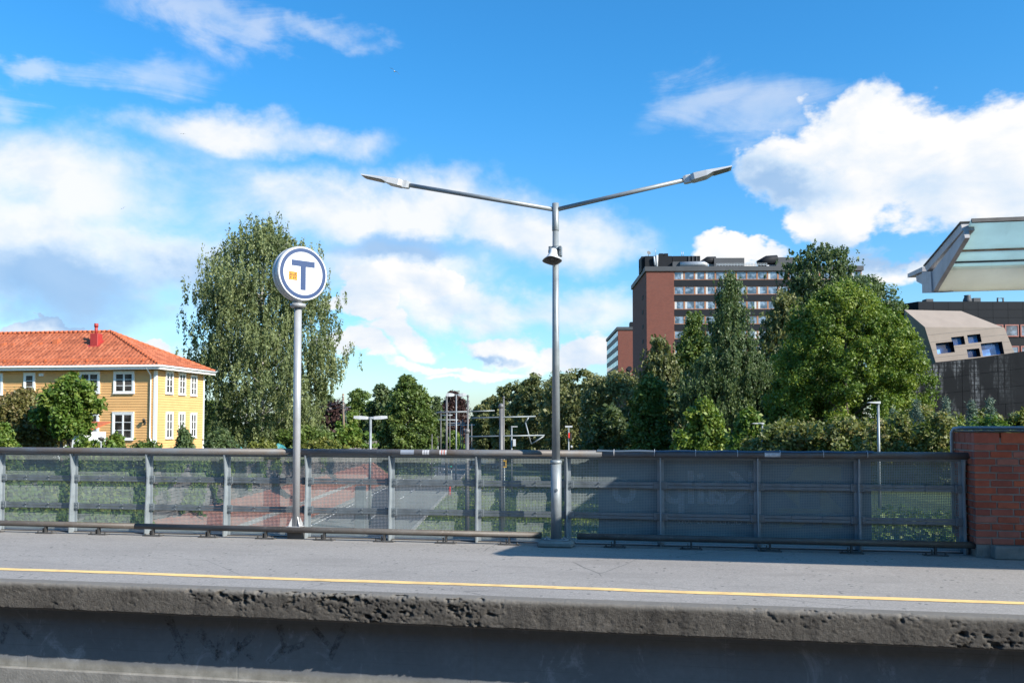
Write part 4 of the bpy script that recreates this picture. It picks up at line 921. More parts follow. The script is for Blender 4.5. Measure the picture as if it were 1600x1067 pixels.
def tree(name, label, cat, base, h, hw, mat, prof='egg', t0=0.15, n_cl=170, per=110, leaf=0.16, clump=0.55, droop=0.0, lump=0.35, trunk_r=0.16, bark='bark', group=None, elong=1.6, depth_ratio=0.85, upright=0.0, lean=0.0, limbs=14, multi=1, core=True, shell=0.55):
    SEED[0] += 1; rs = np.random.RandomState(SEED[0]); rnd = random.Random(SEED[0])
    root = empty(name, tuple(base), 0, label, cat, group)
    z0 = h * t0; ch = h - z0; P = PROF[prof]
    # clump centres on and inside a lumpy envelope
    t = rs.uniform(0, 1, size=n_cl * 3); keep = rs.uniform(0, 1, size=len(t)) < (P(t) * 0.8 + 0.2); t = t[keep][:n_cl]; n = len(t)
    th = rs.uniform(0, 2 * np.pi, n); rr = rs.uniform(shell ** 2, 1, n) ** 0.5
    lump_f = 1 + lump * (fbm(np.stack([np.cos(th) * 1.6, np.sin(th) * 1.6, t * 4.0], 1) + SEED[0] * 3.1, 3, SEED[0]) - 0.5) * 2
    R = np.maximum(hw * P(t) * lump_f - clump * 0.5, 0.05) * rr
    C = np.stack([np.cos(th) * R + lean * t * ch, np.sin(th) * R * depth_ratio, z0 + t * ch - clump * 0.4], 1)
    m_ = per; cid = np.repeat(np.arange(n), m_); csz = clump * rs.uniform(0.55, 1.35, n)
    if droop > 0:
        ns = 9; sid = rs.randint(0, ns, size=n * m_); so = rs.normal(0, 1, size=(n, ns, 3)) * csz[:, None, None] * [0.75, 0.75, 0.45]
        along = rs.uniform(0, 1, size=n * m_) ** 0.8; ln = (droop * rs.uniform(0.5, 1.3, size=(n, ns)))[cid, sid]
        pos = C[cid] + so[cid, sid] + rs.normal(0, 0.06 + 0.03 * clump, size=(n * m_, 3)); pos[:, 2] -= along * ln
        out = pos - [0, 0, h * 0.5]; nrm = rs.normal(size=pos.shape) + out / (np.linalg.norm(out, axis=1, keepdims=True)) * 0.8; nrm[:, 2] *= 0.5
        axis = np.tile(np.array([[0, 0, 1.0]]), (len(pos), 1)) + rs.normal(0, 0.4, size=pos.shape)
    else:
        g = rs.normal(0, 1, size=(n * m_, 3)); g /= (np.linalg.norm(g, axis=1, keepdims=True) + 1e-9); g *= (rs.uniform(0.15, 1, size=(n * m_, 1)) ** 0.6)
        pos = C[cid] + g * csz[cid][:, None] * [1.0, 1.0, 0.75]
        if upright: pos[:, 2] += (rs.uniform(0, 1, size=len(pos)) ** 2.5) * upright
        nrm = rs.normal(size=pos.shape) * 0.8 + g * 0.9 + [0, 0, 0.45]; axis = None
    pos[:, 2] = np.maximum(pos[:, 2], 0.02 + rs.uniform(0, 0.2, len(pos)))
    size = leaf * np.exp(rs.normal(0, 0.32, len(pos))); rv = 0.5 + rs.normal(0, 0.2, n)[cid] + rs.normal(0, 0.13, len(pos))
    leaves_obj('crown', pos, nrm, size, elong, LF[mat], root, rs, axis, rv)
    if trunk_r > 0:
        q = MB()
        for k in range(multi):
            bx = rnd.uniform(-0.3, 0.3) * (multi > 1); top = z0 + ch * (0.82 if prof != 'cone' else 0.93)
            pts = []; K = 9
            for i in range(K):
                f = i / (K - 1); pts.append((bx + lean * f * ch * 0.8 + math.sin(f * 3 + k) * 0.03 * h * (multi > 1) + rnd.uniform(-1, 1) * 0.012 * h * f + (k - (multi - 1) / 2) * f * hw * 0.45, rnd.uniform(-1, 1) * 0.012 * h * f, -0.15 + f * (top + 0.15)))
            q.tube(pts, [trunk_r * (1.25 if i == 0 else 1) * (1 - 0.85 * i / (K - 1)) for i in range(K)], 9)
        for i in range(limbs):
            c = C[rnd.randrange(n)]; zs = max(z0 * 0.7, min(c[2] - abs(c[0]) * 0.6 - 0.3, top * 0.92)); zs = max(zs, 0.2 * h * t0 + 0.1)
            f = min(1, zs / max(top, 0.1)); s = Vector((lean * f * ch * 0.8, 0, zs)); e = Vector(c); mid = s.lerp(e, 0.5) + Vector((0, 0, 0.08 * (e - s).length)); r = max(0.012, trunk_r * 0.42 * (1 - f * 0.7))
            q.tube([s, mid, e], [r, r * 0.7, r * 0.2], 6)
        q.build('trunk', M[bark], root)
    return root
def px_tree(name, label, px, top, hwpx, dep, mat, cat='tree', base_z=None, **k):
    lat = (px - 800) / FPX * dep
    zb = gz(lat, dep) if base_z is None else base_z
    if dep > 200 and base_z is None: zb = ZR
    zt = onD(px, top, dep).z
    p = W(lat, dep, zb); return tree(name, label, cat, p, zt - zb, hwpx / FPX * dep, mat, **k)

# trees left of the street
px_tree('birch_tree', 'tall weeping birch with pale trunk beside the yellow house', 409, 334, 124, 74, 'birch', prof='birch', t0=0.10, n_cl=415, per=335, leaf=0.098, clump=0.85, droop=1.7, lump=0.48, trunk_r=0.24, bark='birchbark', limbs=60, elong=1.9, shell=0.3)
GR_L = 'bushy trees behind the slate wall'
px_tree('bushy_tree', 'rounded dark green tree behind the two-headed street lamp', 637, 586, 50, 118, 'lime', prof='dome', t0=0.0, n_cl=300, per=140, leaf=0.20, clump=0.95, lump=0.3, trunk_r=0.3)
px_tree('bushy_tree', 'slender yellowish tree right behind the wooden utility pole', 545, 640, 20, 112, 'bright', base_z=-0.6, prof='egg', t0=0.1, n_cl=60, per=90, leaf=0.22, clump=0.6, trunk_r=0.12)
px_tree('copper_tree', 'dark purple-leaved tree beyond the wooden utility pole', 525, 628, 40, 140, 'copper', prof='round', t0=0.05, n_cl=130, per=110, leaf=0.26, clump=1.0, trunk_r=0.3)
px_tree('bushy_tree', 'green tree top rising over the dark purple-leaved tree', 560, 607, 44, 165, 'lime', prof='dome', t0=0.05, n_cl=130, per=110, leaf=0.30, clump=1.3, trunk_r=0.3)
px_tree('bushy_tree', 'dark green tree between the birch and the purple-leaved tree', 507, 613, 36, 160, 'dark', prof='dome', t0=0.05, n_cl=110, per=110, leaf=0.30, clump=1.1, trunk_r=0.3)
px_tree('bushy_tree', 'dull green tree merging into the rounded tree behind the street lamp', 598, 596, 36, 140, 'dark', prof='dome', t0=0.05, n_cl=110, per=110, leaf=0.27, clump=1.0, trunk_r=0.3)
px_tree('copper_tree', 'large dark red-leaved tree behind the row of tram masts', 708, 612, 34, 215, 'copper', prof='dome', t0=0.05, n_cl=170, per=120, leaf=0.34, clump=1.5, trunk_r=0.5, base_z=ZR)
px_tree('bushy_tree', 'small green tree against the large dark red-leaved tree', 682, 620, 18, 180, 'dark', prof='egg', t0=0.05, n_cl=70, per=100, leaf=0.3, clump=1.1, trunk_r=0.3, base_z=ZR)
px_tree('shrub', 'low green shrub below the large dark red-leaved tree', 705, 672, 26, 190, 'bright', cat='shrub', prof='dome', t0=0.0, n_cl=60, per=100, leaf=0.3, clump=1.0, trunk_r=0.1, base_z=ZR)
# far skyline of trees to close the view
for i, (px, top, hw, dep, mt, lb) in enumerate([(330, 625, 60, 150, 'lime', 'green trees showing between the yellow house and the birch'), (745, 650, 30, 260, 'dark', 'dark tree closing the end of the street'), (770, 632, 30, 230, 'lime', 'far green tree beginning the row of rounded trees'), (440, 640, 70, 120, 'dark', 'dark foliage behind the foot of the weeping birch')]):
    px_tree('bushy_tree', lb, px, top, hw, dep, mt, prof='dome', t0=0.02, n_cl=120, per=110, leaf=0.30 * dep / 160 + 0.05, clump=1.2, trunk_r=0.3)
# row of rounded trees on the right of the street
GR = 'row of rounded trees right of the tram masts'
for px, top, hw, dep, lb in [(768, 622, 34, 176, 'smallest rounded olive tree at the far end of the row, next to the masts'), (808, 598, 48, 158, 'rounded olive tree rising behind the thick ball-topped mast'), (852, 580, 60, 138, 'rounded olive tree directly behind the platform lamp post'), (905, 576, 64, 120, 'rounded olive tree behind the signal with the orange-red panel'), (962, 580, 60, 106, 'rounded olive tree in front of the smaller-looking brick tower')]:
    px_tree('rounded_tree', lb, px, top, hw, dep, 'row', prof='round', t0=0.05, n_cl=290, per=108, leaf=0.215 * dep / 120, clump=1.0, lump=0.24, trunk_r=0.28, group=GR, depth_ratio=0.9, shell=0.6, limbs=8)
# trees in front of the brick tower and the modern building
px_tree('bushy_tree', 'olive-green tree in front of the lower edge of the tall brick tower', 1032, 524, 42, 88, 'row', prof='egg', t0=0.02, n_cl=260, per=115, leaf=0.18, clump=0.8, lump=0.3, trunk_r=0.2, bark='birchbark', droop=0.8)
px_tree('bushy_tree', 'bright green tree between the tall brick tower and the slim birch', 1085, 490, 48, 98, 'lime', prof='egg', t0=0.02, n_cl=260, per=115, leaf=0.19, clump=0.95, lump=0.3, trunk_r=0.22)
px_tree('birch_tree', 'slim pointed birch in front of the office windows', 1142, 424, 84, 74, 'grey', prof='birch2', t0=0.03, n_cl=540, per=195, leaf=0.096, clump=0.6, droop=1.0, lump=0.36, trunk_r=0.2, bark='birchbark', limbs=30, elong=1.9, shell=0.25)
px_tree('bushy_tree', 'tall grey-green tree rising above the office roofline', 1284, 378, 66, 112, 'grey', prof='round', t0=0.42, n_cl=330, per=140, leaf=0.17, clump=1.05, lump=0.35, trunk_r=0.35, droop=0.5)
px_tree('bushy_tree', 'spreading grey-green tree behind the large bright tree', 1345, 428, 78, 92, 'grey', prof='round', t0=0.3, n_cl=300, per=120, leaf=0.15, clump=0.9, lump=0.5, trunk_r=0.3)
px_tree('bushy_tree', 'dull olive tree filling the gap left of the large bright tree', 1228, 455, 50, 84, 'row', prof='egg', t0=0.05, n_cl=260, per=110, leaf=0.18, clump=0.85, lump=0.35, trunk_r=0.25, droop=0.5)
px_tree('broadleaf_tree', 'large bright green rounded tree beside the taupe building', 1322, 446, 138, 60, 'maple', prof='dome', t0=0.02, n_cl=880, per=172, leaf=0.10, clump=0.55, lump=0.22, trunk_r=0.28, upright=0.5, shell=0.55, elong=1.5, limbs=20)
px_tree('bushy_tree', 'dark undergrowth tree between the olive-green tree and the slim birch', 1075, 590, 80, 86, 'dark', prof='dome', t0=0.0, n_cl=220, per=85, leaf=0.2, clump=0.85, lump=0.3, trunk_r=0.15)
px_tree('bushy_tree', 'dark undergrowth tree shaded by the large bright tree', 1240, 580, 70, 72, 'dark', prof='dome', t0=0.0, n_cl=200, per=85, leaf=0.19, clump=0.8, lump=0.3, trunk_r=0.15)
for px, top, hw, dep, mt, lb in [(1100, 628, 40, 55, 'maple', 'fresh green shrub below the slim birch, left of the shorter path lamp'), (1170, 645, 34, 50, 'bright', 'yellow-green shrub right behind the shorter path lamp'), (1236, 664, 70, 46, 'mixed', 'low shrub with yellow leaves between the two path lamps'),
                                 (1320, 660, 80, 44, 'mixed', 'low mixed shrub left of the taller path lamp'), (1015, 590, 40, 78, 'lime', 'leafy green sapling left of the slim birch'), (955, 640, 60, 84, 'dark', 'dark shrubbery under the row of rounded trees')]:
    px_tree('shrub', lb, px, top, hw, dep, mt, cat='shrub', prof='box' if mt == 'mixed' else 'dome', t0=0.0, n_cl=165, per=95, leaf=0.105 * dep / 50 + 0.02, clump=0.38 * dep / 50 + 0.1, lump=1.0, upright=0.5, trunk_r=0.05, limbs=6)
# hedge and young spruces at the right
for i, (px, top, hw, dep, mt, lb) in enumerate([(1400, 655, 50, 40, 'mixed', 'mixed hedge shrub right of the taller path lamp'), (1470, 652, 44, 38, 'mixed', 'mixed hedge shrub beside the brick pillar'), (1540, 655, 50, 40, 'bright', 'pale green hedge shrub above the brick pillar'), (1600, 650, 40, 40, 'yellow', 'yellowish hedge shrub at the end of the dark wall'),
                                                (1440, 640, 50, 47, 'mixed', 'olive shrub between the young spruces'), (1530, 645, 44, 45, 'yellow', 'yellow-green shrub below the pointed young spruces')]):
    px_tree('shrub', lb, px, top, hw, dep, mt, cat='shrub', base_z=-1.6, prof='box', t0=0.0, n_cl=170, per=90, leaf=0.09, clump=0.32, lump=1.0, upright=0.4, trunk_r=0.04, limbs=6)
def spruce(px, top, hwpx, dep, label):
    SEED[0] += 1; rs = np.random.RandomState(SEED[0]); lat = (px - 800) / FPX * dep; zb = -1.6; h = onD(px, top, dep).z - zb; hw = hwpx / FPX * dep
    root = empty('young_spruce', W(lat, dep, zb)[:], 0, label, 'spruce', 'young spruces in front of the dark wall'); pos = []; ax = []; q = MB()
    q.tube([(0, 0, 0), (0, 0, h)], [0.06, 0.008], 6)
    for k in range(46):
        f = k / 46; z = h * (0.05 + 0.90 * f); L = (hw * 1.5 * (1 - f) ** 1.15 + 0.05) * rs.uniform(0.6, 1.25); a = k * 2.4
        d = np.array([math.cos(a), math.sin(a), 0.42 + 0.55 * f]); d /= np.linalg.norm(d); s = np.array([0, 0, z]); e = s + d * L
        q.tube([s, e], [0.014, 0.004], 4); m = int(60 + 120 * (1 - f)); u = rs.uniform(0.12, 1.03, m)
        side = rs.normal(size=(m, 3)) * 0.075 * (1.4 - u[:, None] * 0.6); pos.append(s + d * L * u[:, None] + side); ax.append(d + side * 14)
    pos = np.concatenate(pos); ax = np.concatenate(ax); leaves_obj('needles', pos, rs.normal(size=pos.shape), np.full(len(pos), 0.032), 4.6, LF['spruce'], root, rs, ax); q.build('trunk', M['bark'], root)
for px, top, hw, dep, lb in [(1432, 618, 34, 44, 'bluish young spruce close to the large bright tree'), (1478, 614, 36, 43, 'bluish young spruce before the patched end of the dark wall'), (1518, 620, 26, 42, 'narrow young spruce between two wider young spruces'), (1547, 616, 32, 41, 'pointed young spruce before the plain part of the dark wall'), (1395, 634, 30, 45, 'low young spruce behind the taller path lamp'), (1583, 640, 24, 42, 'small young spruce above the brick pillar')]:
    spruce(px, top, hw, dep, lb)
# clipped hedge just outside the bridge at the right
def hedge(name, label, p0, p1, wid, zb, zt, mat, n, leaf, kind=None, cat='hedge'):
    SEED[0] += 1; rs = np.random.RandomState(SEED[0]); p0, p1 = np.array(p0), np.array(p1); u = rs.uniform(0, 1, n); v = rs.uniform(-1, 1, n); w = rs.uniform(0, 1, n) ** 0.7
    side = rs.randint(0, 3, n); v = np.where(side == 0, np.sign(v) * rs.uniform(0.75, 1, n), v); w = np.where(side == 1, rs.uniform(0.85, 1.03, n), w)
    d = p1 - p0; nn = np.array([-d[1], d[0]]) / np.linalg.norm(d); xy = p0 + d * u[:, None] + nn * (v * wid)[:, None]
    lum = fbm(np.stack([u * np.linalg.norm(d) * 0.9, v * 2, w], 1), 3, SEED[0]) - 0.5
    pos = np.stack([xy[:, 0], xy[:, 1], zb + (zt - zb) * w * (1 + lum * 0.5)], 1); nr = rs.normal(size=pos.shape) * 0.7 + np.stack([nn[0] * v, nn[1] * v, w], 1)
    c = pos.mean(0); c[2] = zb; root = empty(name, tuple(c), 0, label, cat)
    if kind: root["kind"] = kind
    leaves_obj('foliage', pos - c, nr, leaf * rs.uniform(0.7, 1.3, n), 1.5, LF[mat], root, rs)
    q = MB(); rr = random.Random(3)
    for i in range(14):
        k = int(rr.random() * n); e = pos[k] - c; q.tube([(e[0] * 0.98, e[1] * 0.98, -0.05), tuple(e * 0.96)], [0.02, 0.006], 5)
    q.build('stems', M['bark'], root)
a, b = W(6.8, 18, 0), W(13, 17.2, 0)
hedge('hedge', 'sunlit green hedge just beyond the fence next to the brick pillar', (a.x, a.y), (b.x, b.y), 0.8, -2.4, -0.42, 'bright', 16000, 0.075)
# shrubs in front of the yellow house
px_tree('shrub', 'brownish purple-tinged shrub in front of the yellow house', 38, 612, 66, 44, 'brown', cat='shrub', base_z=-0.6, prof='dome', t0=0.0, n_cl=420, per=100, leaf=0.085, clump=0.34, lump=0.75, trunk_r=0.05, shell=0.45, upright=0.3)
px_tree('small_tree', 'small leafy green tree with forked trunks before the yellow house', 106, 594, 48, 42, 'bright', base_z=-0.6, prof='round', t0=0.40, n_cl=120, per=110, leaf=0.105, clump=0.36, lump=1.1, trunk_r=0.09, upright=0.4, lean=0.12, multi=3, limbs=16, elong=1.7)
px_tree('shrub', 'bright green shrub beside the brownish shrub by the house', 6, 660, 30, 38, 'bright', cat='shrub', base_z=-0.6, prof='dome', t0=0.0, n_cl=110, per=100, leaf=0.09, clump=0.3, lump=0.4, trunk_r=0.03)
for px, top, hw, dep, mt, lb in [(180, 684, 26, 46, 'bright', 'low green shrub under the ground-floor window of the yellow house'), (287, 672, 17, 50, 'grey', 'pale green shrub in front of the narrow ground-floor windows'), (345, 674, 30, 52, 'grey', 'silvery green shrub beside the corner of the yellow house'), (480, 668, 50, 70, 'lime', 'leafy green shrub beneath the weeping birch'), (545, 668, 40, 84, 'bright', 'light green shrub near the foot of the wooden utility pole'), (130, 690, 40, 40, 'bright', 'low ivy-green shrub at the foot of the small forked tree'), (410, 692, 34, 56, 'yellow', 'yellowish ground shrub before the turquoise tarpaulin'), (505, 690, 30, 64, 'yellow', 'yellowish shrub growing on top of the slate wall'), (230, 693, 36, 42, 'lime', 'low shrub below the corner board of the yellow house')]:
    px_tree('shrub', lb, px, top, hw, dep, mt, cat='shrub', base_z=-0.65, prof='dome', t0=0.0, n_cl=82, per=70, leaf=0.09 * dep / 50 + 0.01, clump=0.28 * dep / 50, lump=0.95, upright=0.35, trunk_r=0.03, limbs=5)
# ivy: on the wall, the bank and the ground above it
def ivy(name, label, n, fn, mat, leaf):
    SEED[0] += 1; rs = np.random.RandomState(SEED[0]); pos, nr = fn(rs, n); o = leaves_obj(name, pos, nr + rs.normal(0, 0.45, size=pos.shape), leaf * rs.uniform(0.6, 1.3, len(pos)), 1.2, LF[mat], None, rs); tag(o, label, 'ivy', kind='stuff'); return o
def ivy_wall(rs, n):
    d = 12 + 76 * rs.uniform(0, 1, n) ** 1.2; s = rs.uniform(0, 1, n); cover = np.interp(d, [12, 38, 44, 60, 75, 90], [1.0, 1.0, 0.72, 0.5, 0.38, 0.25]); edge = cover + (fbm(np.stack([d * 0.45, s * 0, s * 0], 1), 4, 5) - 0.5) * 1.3
    gap = fbm(np.stack([d * 0.5, s * 4, s * 0 + 3], 1), 3, 15); keep = (s < edge) & (gap < np.interp(d, [12, 40, 60], [0.72, 0.6, 0.55]))
    d, s = d[keep], s[keep]; drop = s * 3.4; l = np.where(drop < 2.6, -17.78, -17.78 + (drop - 2.6) * 0.9) + rs.uniform(0, 0.22, len(d)); z = np.where(drop < 2.6, -0.55 - drop, -3.15 - (drop - 2.6) * 0.7) + 0.05
    P = np.stack([l * CA - d * SA, l * SA + d * CA, z], 1); nn = np.tile(np.array([[CA, SA, 0.45]]), (len(d), 1)); return P, nn
ivy('ivy', 'green ivy hanging over the slate wall', 44000, ivy_wall, 'bright', 0.17)
def ivy_top(rs, n):
    d = 12.6 + 45 * rs.uniform(0, 1, n) ** 1.4; l = -18.0 - rs.uniform(0, 1, n) ** 1.3 * 24; k = fbm(np.stack([l * 0.5, d * 0.5, d * 0], 1), 3, 55) > 0.36; d, l = d[k], l[k]
    z = -0.58 + rs.uniform(0, 1, len(d)) * 0.5 * fbm(np.stack([l * 0.6, d * 0.6, d * 0], 1), 3, 65); P = np.stack([l * CA - d * SA, l * SA + d * CA, z], 1); return P, np.tile(np.array([[0, 0, 1.0]]), (len(d), 1))
ivy('ground_cover', 'leafy green ground cover above the slate wall', 34000, ivy_top, 'lime', 0.16)
def grass_tufts(rs, n):
    d = 30 + 95 * rs.uniform(0, 1, n) ** 1.5; l = rs.uniform(-6.4, 8, n); z = np.full(n, ZR + 0.06) + rs.uniform(0, 0.12, n); P = np.stack([l * CA - d * SA, l * SA + d * CA, z], 1); return P, rs.normal(size=P.shape) * [1, 1, 0.4]
o = ivy('grass', 'short green grass on the verge beside the street', 18000, grass_tufts, 'bright', 0.16); o["category"] = 'grass'
# ------------------------------------------------------------------ yellow house
M['siding'] = plain('yellow_boards', (0.67, 0.382, 0.152), 0.7, var=0.07, scale=1.2)
M['trim'] = plain('white_trim', (0.78, 0.78, 0.77), 0.55, var=0.04)
def mat_tiles():
    m, nt, b = new_mat('clay_tiles'); v = coords(nt); vo = N_(nt, 'ShaderNodeTexVoronoi'); nt.links.new(coords(nt, 3.3, 2.2, 2.2), vo.inputs['Vector']); vo.inputs['Scale'].default_value = 1.0
    s = N_(nt, 'ShaderNodeSeparateColor'); nt.links.new(vo.outputs['Color'], s.inputs[0])
    c = ramp_(nt, s.outputs[0], [(0, (0.25, 0.065, 0.026)), (0.5, (0.36, 0.098, 0.04)), (1, (0.45, 0.14, 0.065))]); c = mixc(nt, mapr(nt, nz(nt, v, 0.5, 6, 0.6), 0.4, 0.7, 0, 0.3), c, (0.38, 0.10, 0.045))
    nt.links.new(c, b.inputs['Base Color']); b.inputs['Roughness'].default_value = 0.7; return m
M['tile'] = mat_tiles(); M['ridge'] = plain('ridge_tiles', (0.46, 0.12, 0.045), 0.7, var=0.15)
M['redmetal'] = plain('red_sheet_metal', (0.36, 0.035, 0.03), 0.5, var=0.08)
def mat_glass(name, col, rough=0.06, interior=True):
    m, nt, b = new_mat(name); v = coords(nt); oi = N_(nt, 'ShaderNodeObjectInfo'); ad = N_(nt, 'ShaderNodeVectorMath', operation='ADD'); nt.links.new(v, ad.inputs[0]); cx = N_(nt, 'ShaderNodeCombineXYZ'); nt.links.new(mathn(nt, 'MULTIPLY', oi.outputs['Random'], 90.0), cx.inputs[0]); nt.links.new(cx.outputs[0], ad.inputs[1])
    f = nz(nt, ad.outputs[0], 1.1, 3, 0.5); c = ramp_(nt, f, [(0.38, tuple(q * 0.4 for q in col)), (0.5, col), (0.62, tuple(min(1, q * 2.2) for q in col))])
    nt.links.new(c, b.inputs['Base Color']); b.inputs['Roughness'].default_value = rough; b.inputs['Specular IOR Level'].default_value = 0.9; b.inputs['IOR'].default_value = 1.6; return m
M['glass_house'] = mat_glass('house_window_glass', (0.045, 0.04, 0.038)); M['glass_off'] = mat_glass('office_window_glass', (0.10, 0.125, 0.16), 0.05); M['glass_mod'] = mat_glass('sky_painted_glass', (0.10, 0.22, 0.5), 0.04)  # glass_mod: blue sky reflection painted into the base colour
HA = math.radians(8.5)
cpos = onD(243, 640, 57.0); hroot = empty('yellow_house', (cpos.x, cpos.y, -0.6), YAW - HA, 'two-storey yellow wooden house with orange tiled hip roof', 'house')
hM = Matrix.Rotation(YAW - HA, 3, 'Z'); hMi = hM.transposed(); hO = Vector((cpos.x, cpos.y, -0.6))
def hl(p): return hMi @ (Vector(p) - hO)
def on_front(px, py, yo=0.0):
    o = hl(EYEV); d = hMi @ ray(px, py); t = (yo - o.y) / d.y; return o + d * t
def on_side(px, py, xo=0.0):
    o = hl(EYEV); d = hMi @ ray(px, py); t = (xo - o.x) / d.x; return o + d * t
HS = on_side(318, 640).y; HWd = 26.0; HZ = on_front(243, 579.5).z + 0.05
print('house side', HS, 'eave', HZ)
q = MB(); q.box(-HWd, -0.02, 0.02, HS - 0.02, 0, HZ); q.build('wall_core', M['siding'], hroot)
bh = 0.17
q = MB(); z = 0.1
while z < HZ - 0.02:
    z1 = min(z + bh, HZ); q.add([(-HWd, -0.034, z), (0, -0.034, z), (0, -0.006, z1), (-HWd, -0.006, z1), (-HWd, 0.02, z), (0, 0.02, z)], [(0, 1, 2, 3), (0, 4, 5, 1)])
    q.add([(0.034, 0, z), (0.034, HS, z), (0.006, HS, z1), (0.006, 0, z1), (-0.02, 0, z), (-0.02, HS, z)], [(0, 1, 2, 3), (0, 4, 5, 1)]); z += bh
q.build('siding', M['siding'], hroot, 'stuff')
q = MB(); q.box(-HWd, 0.0, -0.04, 0.0, -0.1, 0.1); q.box(0.0, 0.04, 0, HS, -0.1, 0.1); q.build('foundation', M['concrete'], hroot)
for nm, b in (('corner_board', (-0.13, 0.05, -0.05, 0.0)), ('corner_board', (0.0, 0.05, 0.0, 0.13)), ('corner_board', (0.0, 0.05, HS - 0.13, HS + 0.02))):
    q = MB(); q.box(b[0], b[1], b[2], b[3], 0, HZ - 0.03); q.build(nm, M['trim'], hroot)
def hwin(c0, c1, side, cols, rows):
    """window on the front (x,z) or side (y,z) between local corners"""
    (a0, z0), (a1, z1) = c0, c1
    fw = 0.12 if not side else 0.09; g = 0.035
    def B(qq, u0, u1, v0, v1, d0, d1):
        if side: qq.box(d0, d1, u0, u1, v0, v1)
        else: qq.box(u0, u1, -d1, -d0, v0, v1)
    q = MB(); B(q, a0, a0 + fw, z0, z1, 0.0, 0.10); B(q, a1 - fw, a1, z0, z1, 0.0, 0.10); B(q, a0 + fw, a1 - fw, z1 - fw, z1, 0.0, 0.10); B(q, a0 + fw, a1 - fw, z0, z0 + fw * 0.8, 0.0, 0.10)
    w = q.build('window', M['trim'], hroot)
    q = MB(); B(q, a0 - 0.03, a1 + 0.03, z0 - 0.04, z0 - 0.002, 0.0, 0.13); q.build('sill', M['trim'], w)
    q = MB(); B(q, a0 - 0.02, a1 + 0.02, z1 + 0.002, z1 + 0.035, 0.0, 0.125); q.build('head_board', M['trim'], w)
    ga, gb, gc, gd = a0 + fw, a1 - fw, z0 + fw * 0.8, z1 - fw
    q = MB(); m_ = (ga + gb) / 2
    for s0, s1 in ((ga, m_), (m_, gb)) if cols == 2 else ((ga, gb),):
        s0 += 0.004; s1 -= 0.004; t = 0.05 if not side else 0.035
        B(q, s0, s0 + t, gc, gd, 0.05, 0.085); B(q, s1 - t, s1, gc, gd, 0.05, 0.085); B(q, s0 + t, s1 - t, gc, gc + t, 0.05, 0.085); B(q, s0 + t, s1 - t, gd - t, gd, 0.05, 0.085)
        for r in range(1, rows): zz = gc + (gd - gc) * r / rows; B(q, s0 + t, s1 - t, zz - 0.018, zz + 0.018, 0.052, 0.08)
    q.build('sash', M['trim'], w)
    q = MB(); B(q, ga, gb, gc, gd, 0.0485, 0.058)
    q.build('pane', M['glass_house'], w)
for (x0, x1, y0, y1) in [(178, 211, 580.5, 614.5), (124, 157, 581, 614.5), (37.5, 56, 583, 616), (-24, 5.5, 584, 617), (176, 210, 644, 687), (122, 155.5, 645.5, 687.5), (60, 92, 646, 688), (0, 30, 648, 688)]:
    a = on_front(x0, y1); b = on_front(x1, y0); hwin((a.x, a.z), (b.x, b.z), False, 2 if x1 - x0 > 25 else 1, 3)
for (x0, x1, y0, y1) in [(257.5, 269.5, 581, 615), (278, 289, 584, 616.5), (296.5, 306.5, 587, 618), (257.5, 269, 644, 685), (277.5, 287.5, 644.5, 684), (296, 306, 645.5, 683.5)]:
    a = on_side(x0, y1); b = on_side(x1, y0); zc = (a.z + b.z) / 2; hwin((a.y, a.z), (b.y, b.z), True, 2, 3)
# roof
OH = 0.55; RZ = HZ + 0.28
y0, y1 = -OH, HS + OH; x1_ = OH; ym = HS / 2
apx = on_front(173, 519.5, ym); RH = apx.z; AX = apx.x
print('roof apex', AX, RH, 'rise', RH - RZ)
def roof_face(name, inside, fn, nu, nv, ulen, vlen):
    us = np.linspace(0, ulen, nu); vs_ = np.linspace(0, vlen, nv); pitch_u, pitch_v = 0.30, 0.38
    V = []; 
    for v in vs_:
        for u in us:
            st = (v / pitch_v) % 1.0; off = 0.045 * abs(math.sin(math.pi * u / pitch_u)) + 0.05 * (1 - st); V.append(fn(u, v, off))
    F = []
    for j in range(nv - 1):
        for i in range(nu - 1):
            if inside((us[i] + us[i + 1]) / 2, (vs_[j] + vs_[j + 1]) / 2): F.append((j * nu + i, j * nu + i + 1, (j + 1) * nu + i + 1, (j + 1) * nu + i))
    me = bpy.data.meshes.new(name); me.from_pydata(V, [], F); me.update(); o = link(name, me, M['tile'], hroot, True); o["kind"] = 'stuff'; return o
run = ym - y0; sl_ = math.hypot(run, RH - RZ); UL = HWd + x1_ + 1
def f_front(u, v, o): f = v / sl_; n = Vector((0, -(RH - RZ), run)).normalized(); p = Vector((x1_ - u, y0 + run * f, RZ + (RH - RZ) * f)) + n * o; return p[:]
roof_face('roof_tiles', lambda u, v: u >= (x1_ - AX) * v / sl_, f_front, int(UL / 0.05), int(sl_ / 0.0633), UL, sl_)
run2 = x1_ - AX; sl2 = math.hypot(run2, RH - RZ); vl = y1 - y0
def f_side(u, v, o): f = v / sl2; n = Vector((RH - RZ, 0, run2)).normalized(); p = Vector((x1_ - run2 * f, y0 + u, RZ + (RH - RZ) * f)) + n * o; return p[:]
roof_face('roof_tiles', lambda u, v: (v / sl2) * vl / 2 <= u <= vl - (v / sl2) * vl / 2, f_side, int(vl / 0.05), int(sl2 / 0.0633), vl, sl2)
q = MB(); lf = -HWd - 0.6
q.add([(lf, y0, RZ - 0.02), (x1_, y0, RZ - 0.02), (x1_, y1, RZ - 0.02), (lf, y1, RZ - 0.02), (AX, ym, RH - 0.02), (lf, ym, RH - 0.02)], [(0, 1, 4, 5), (1, 2, 4), (2, 3, 5, 4), (3, 2, 1, 0)]); q.build('roof_deck', M['ridge'], hroot)
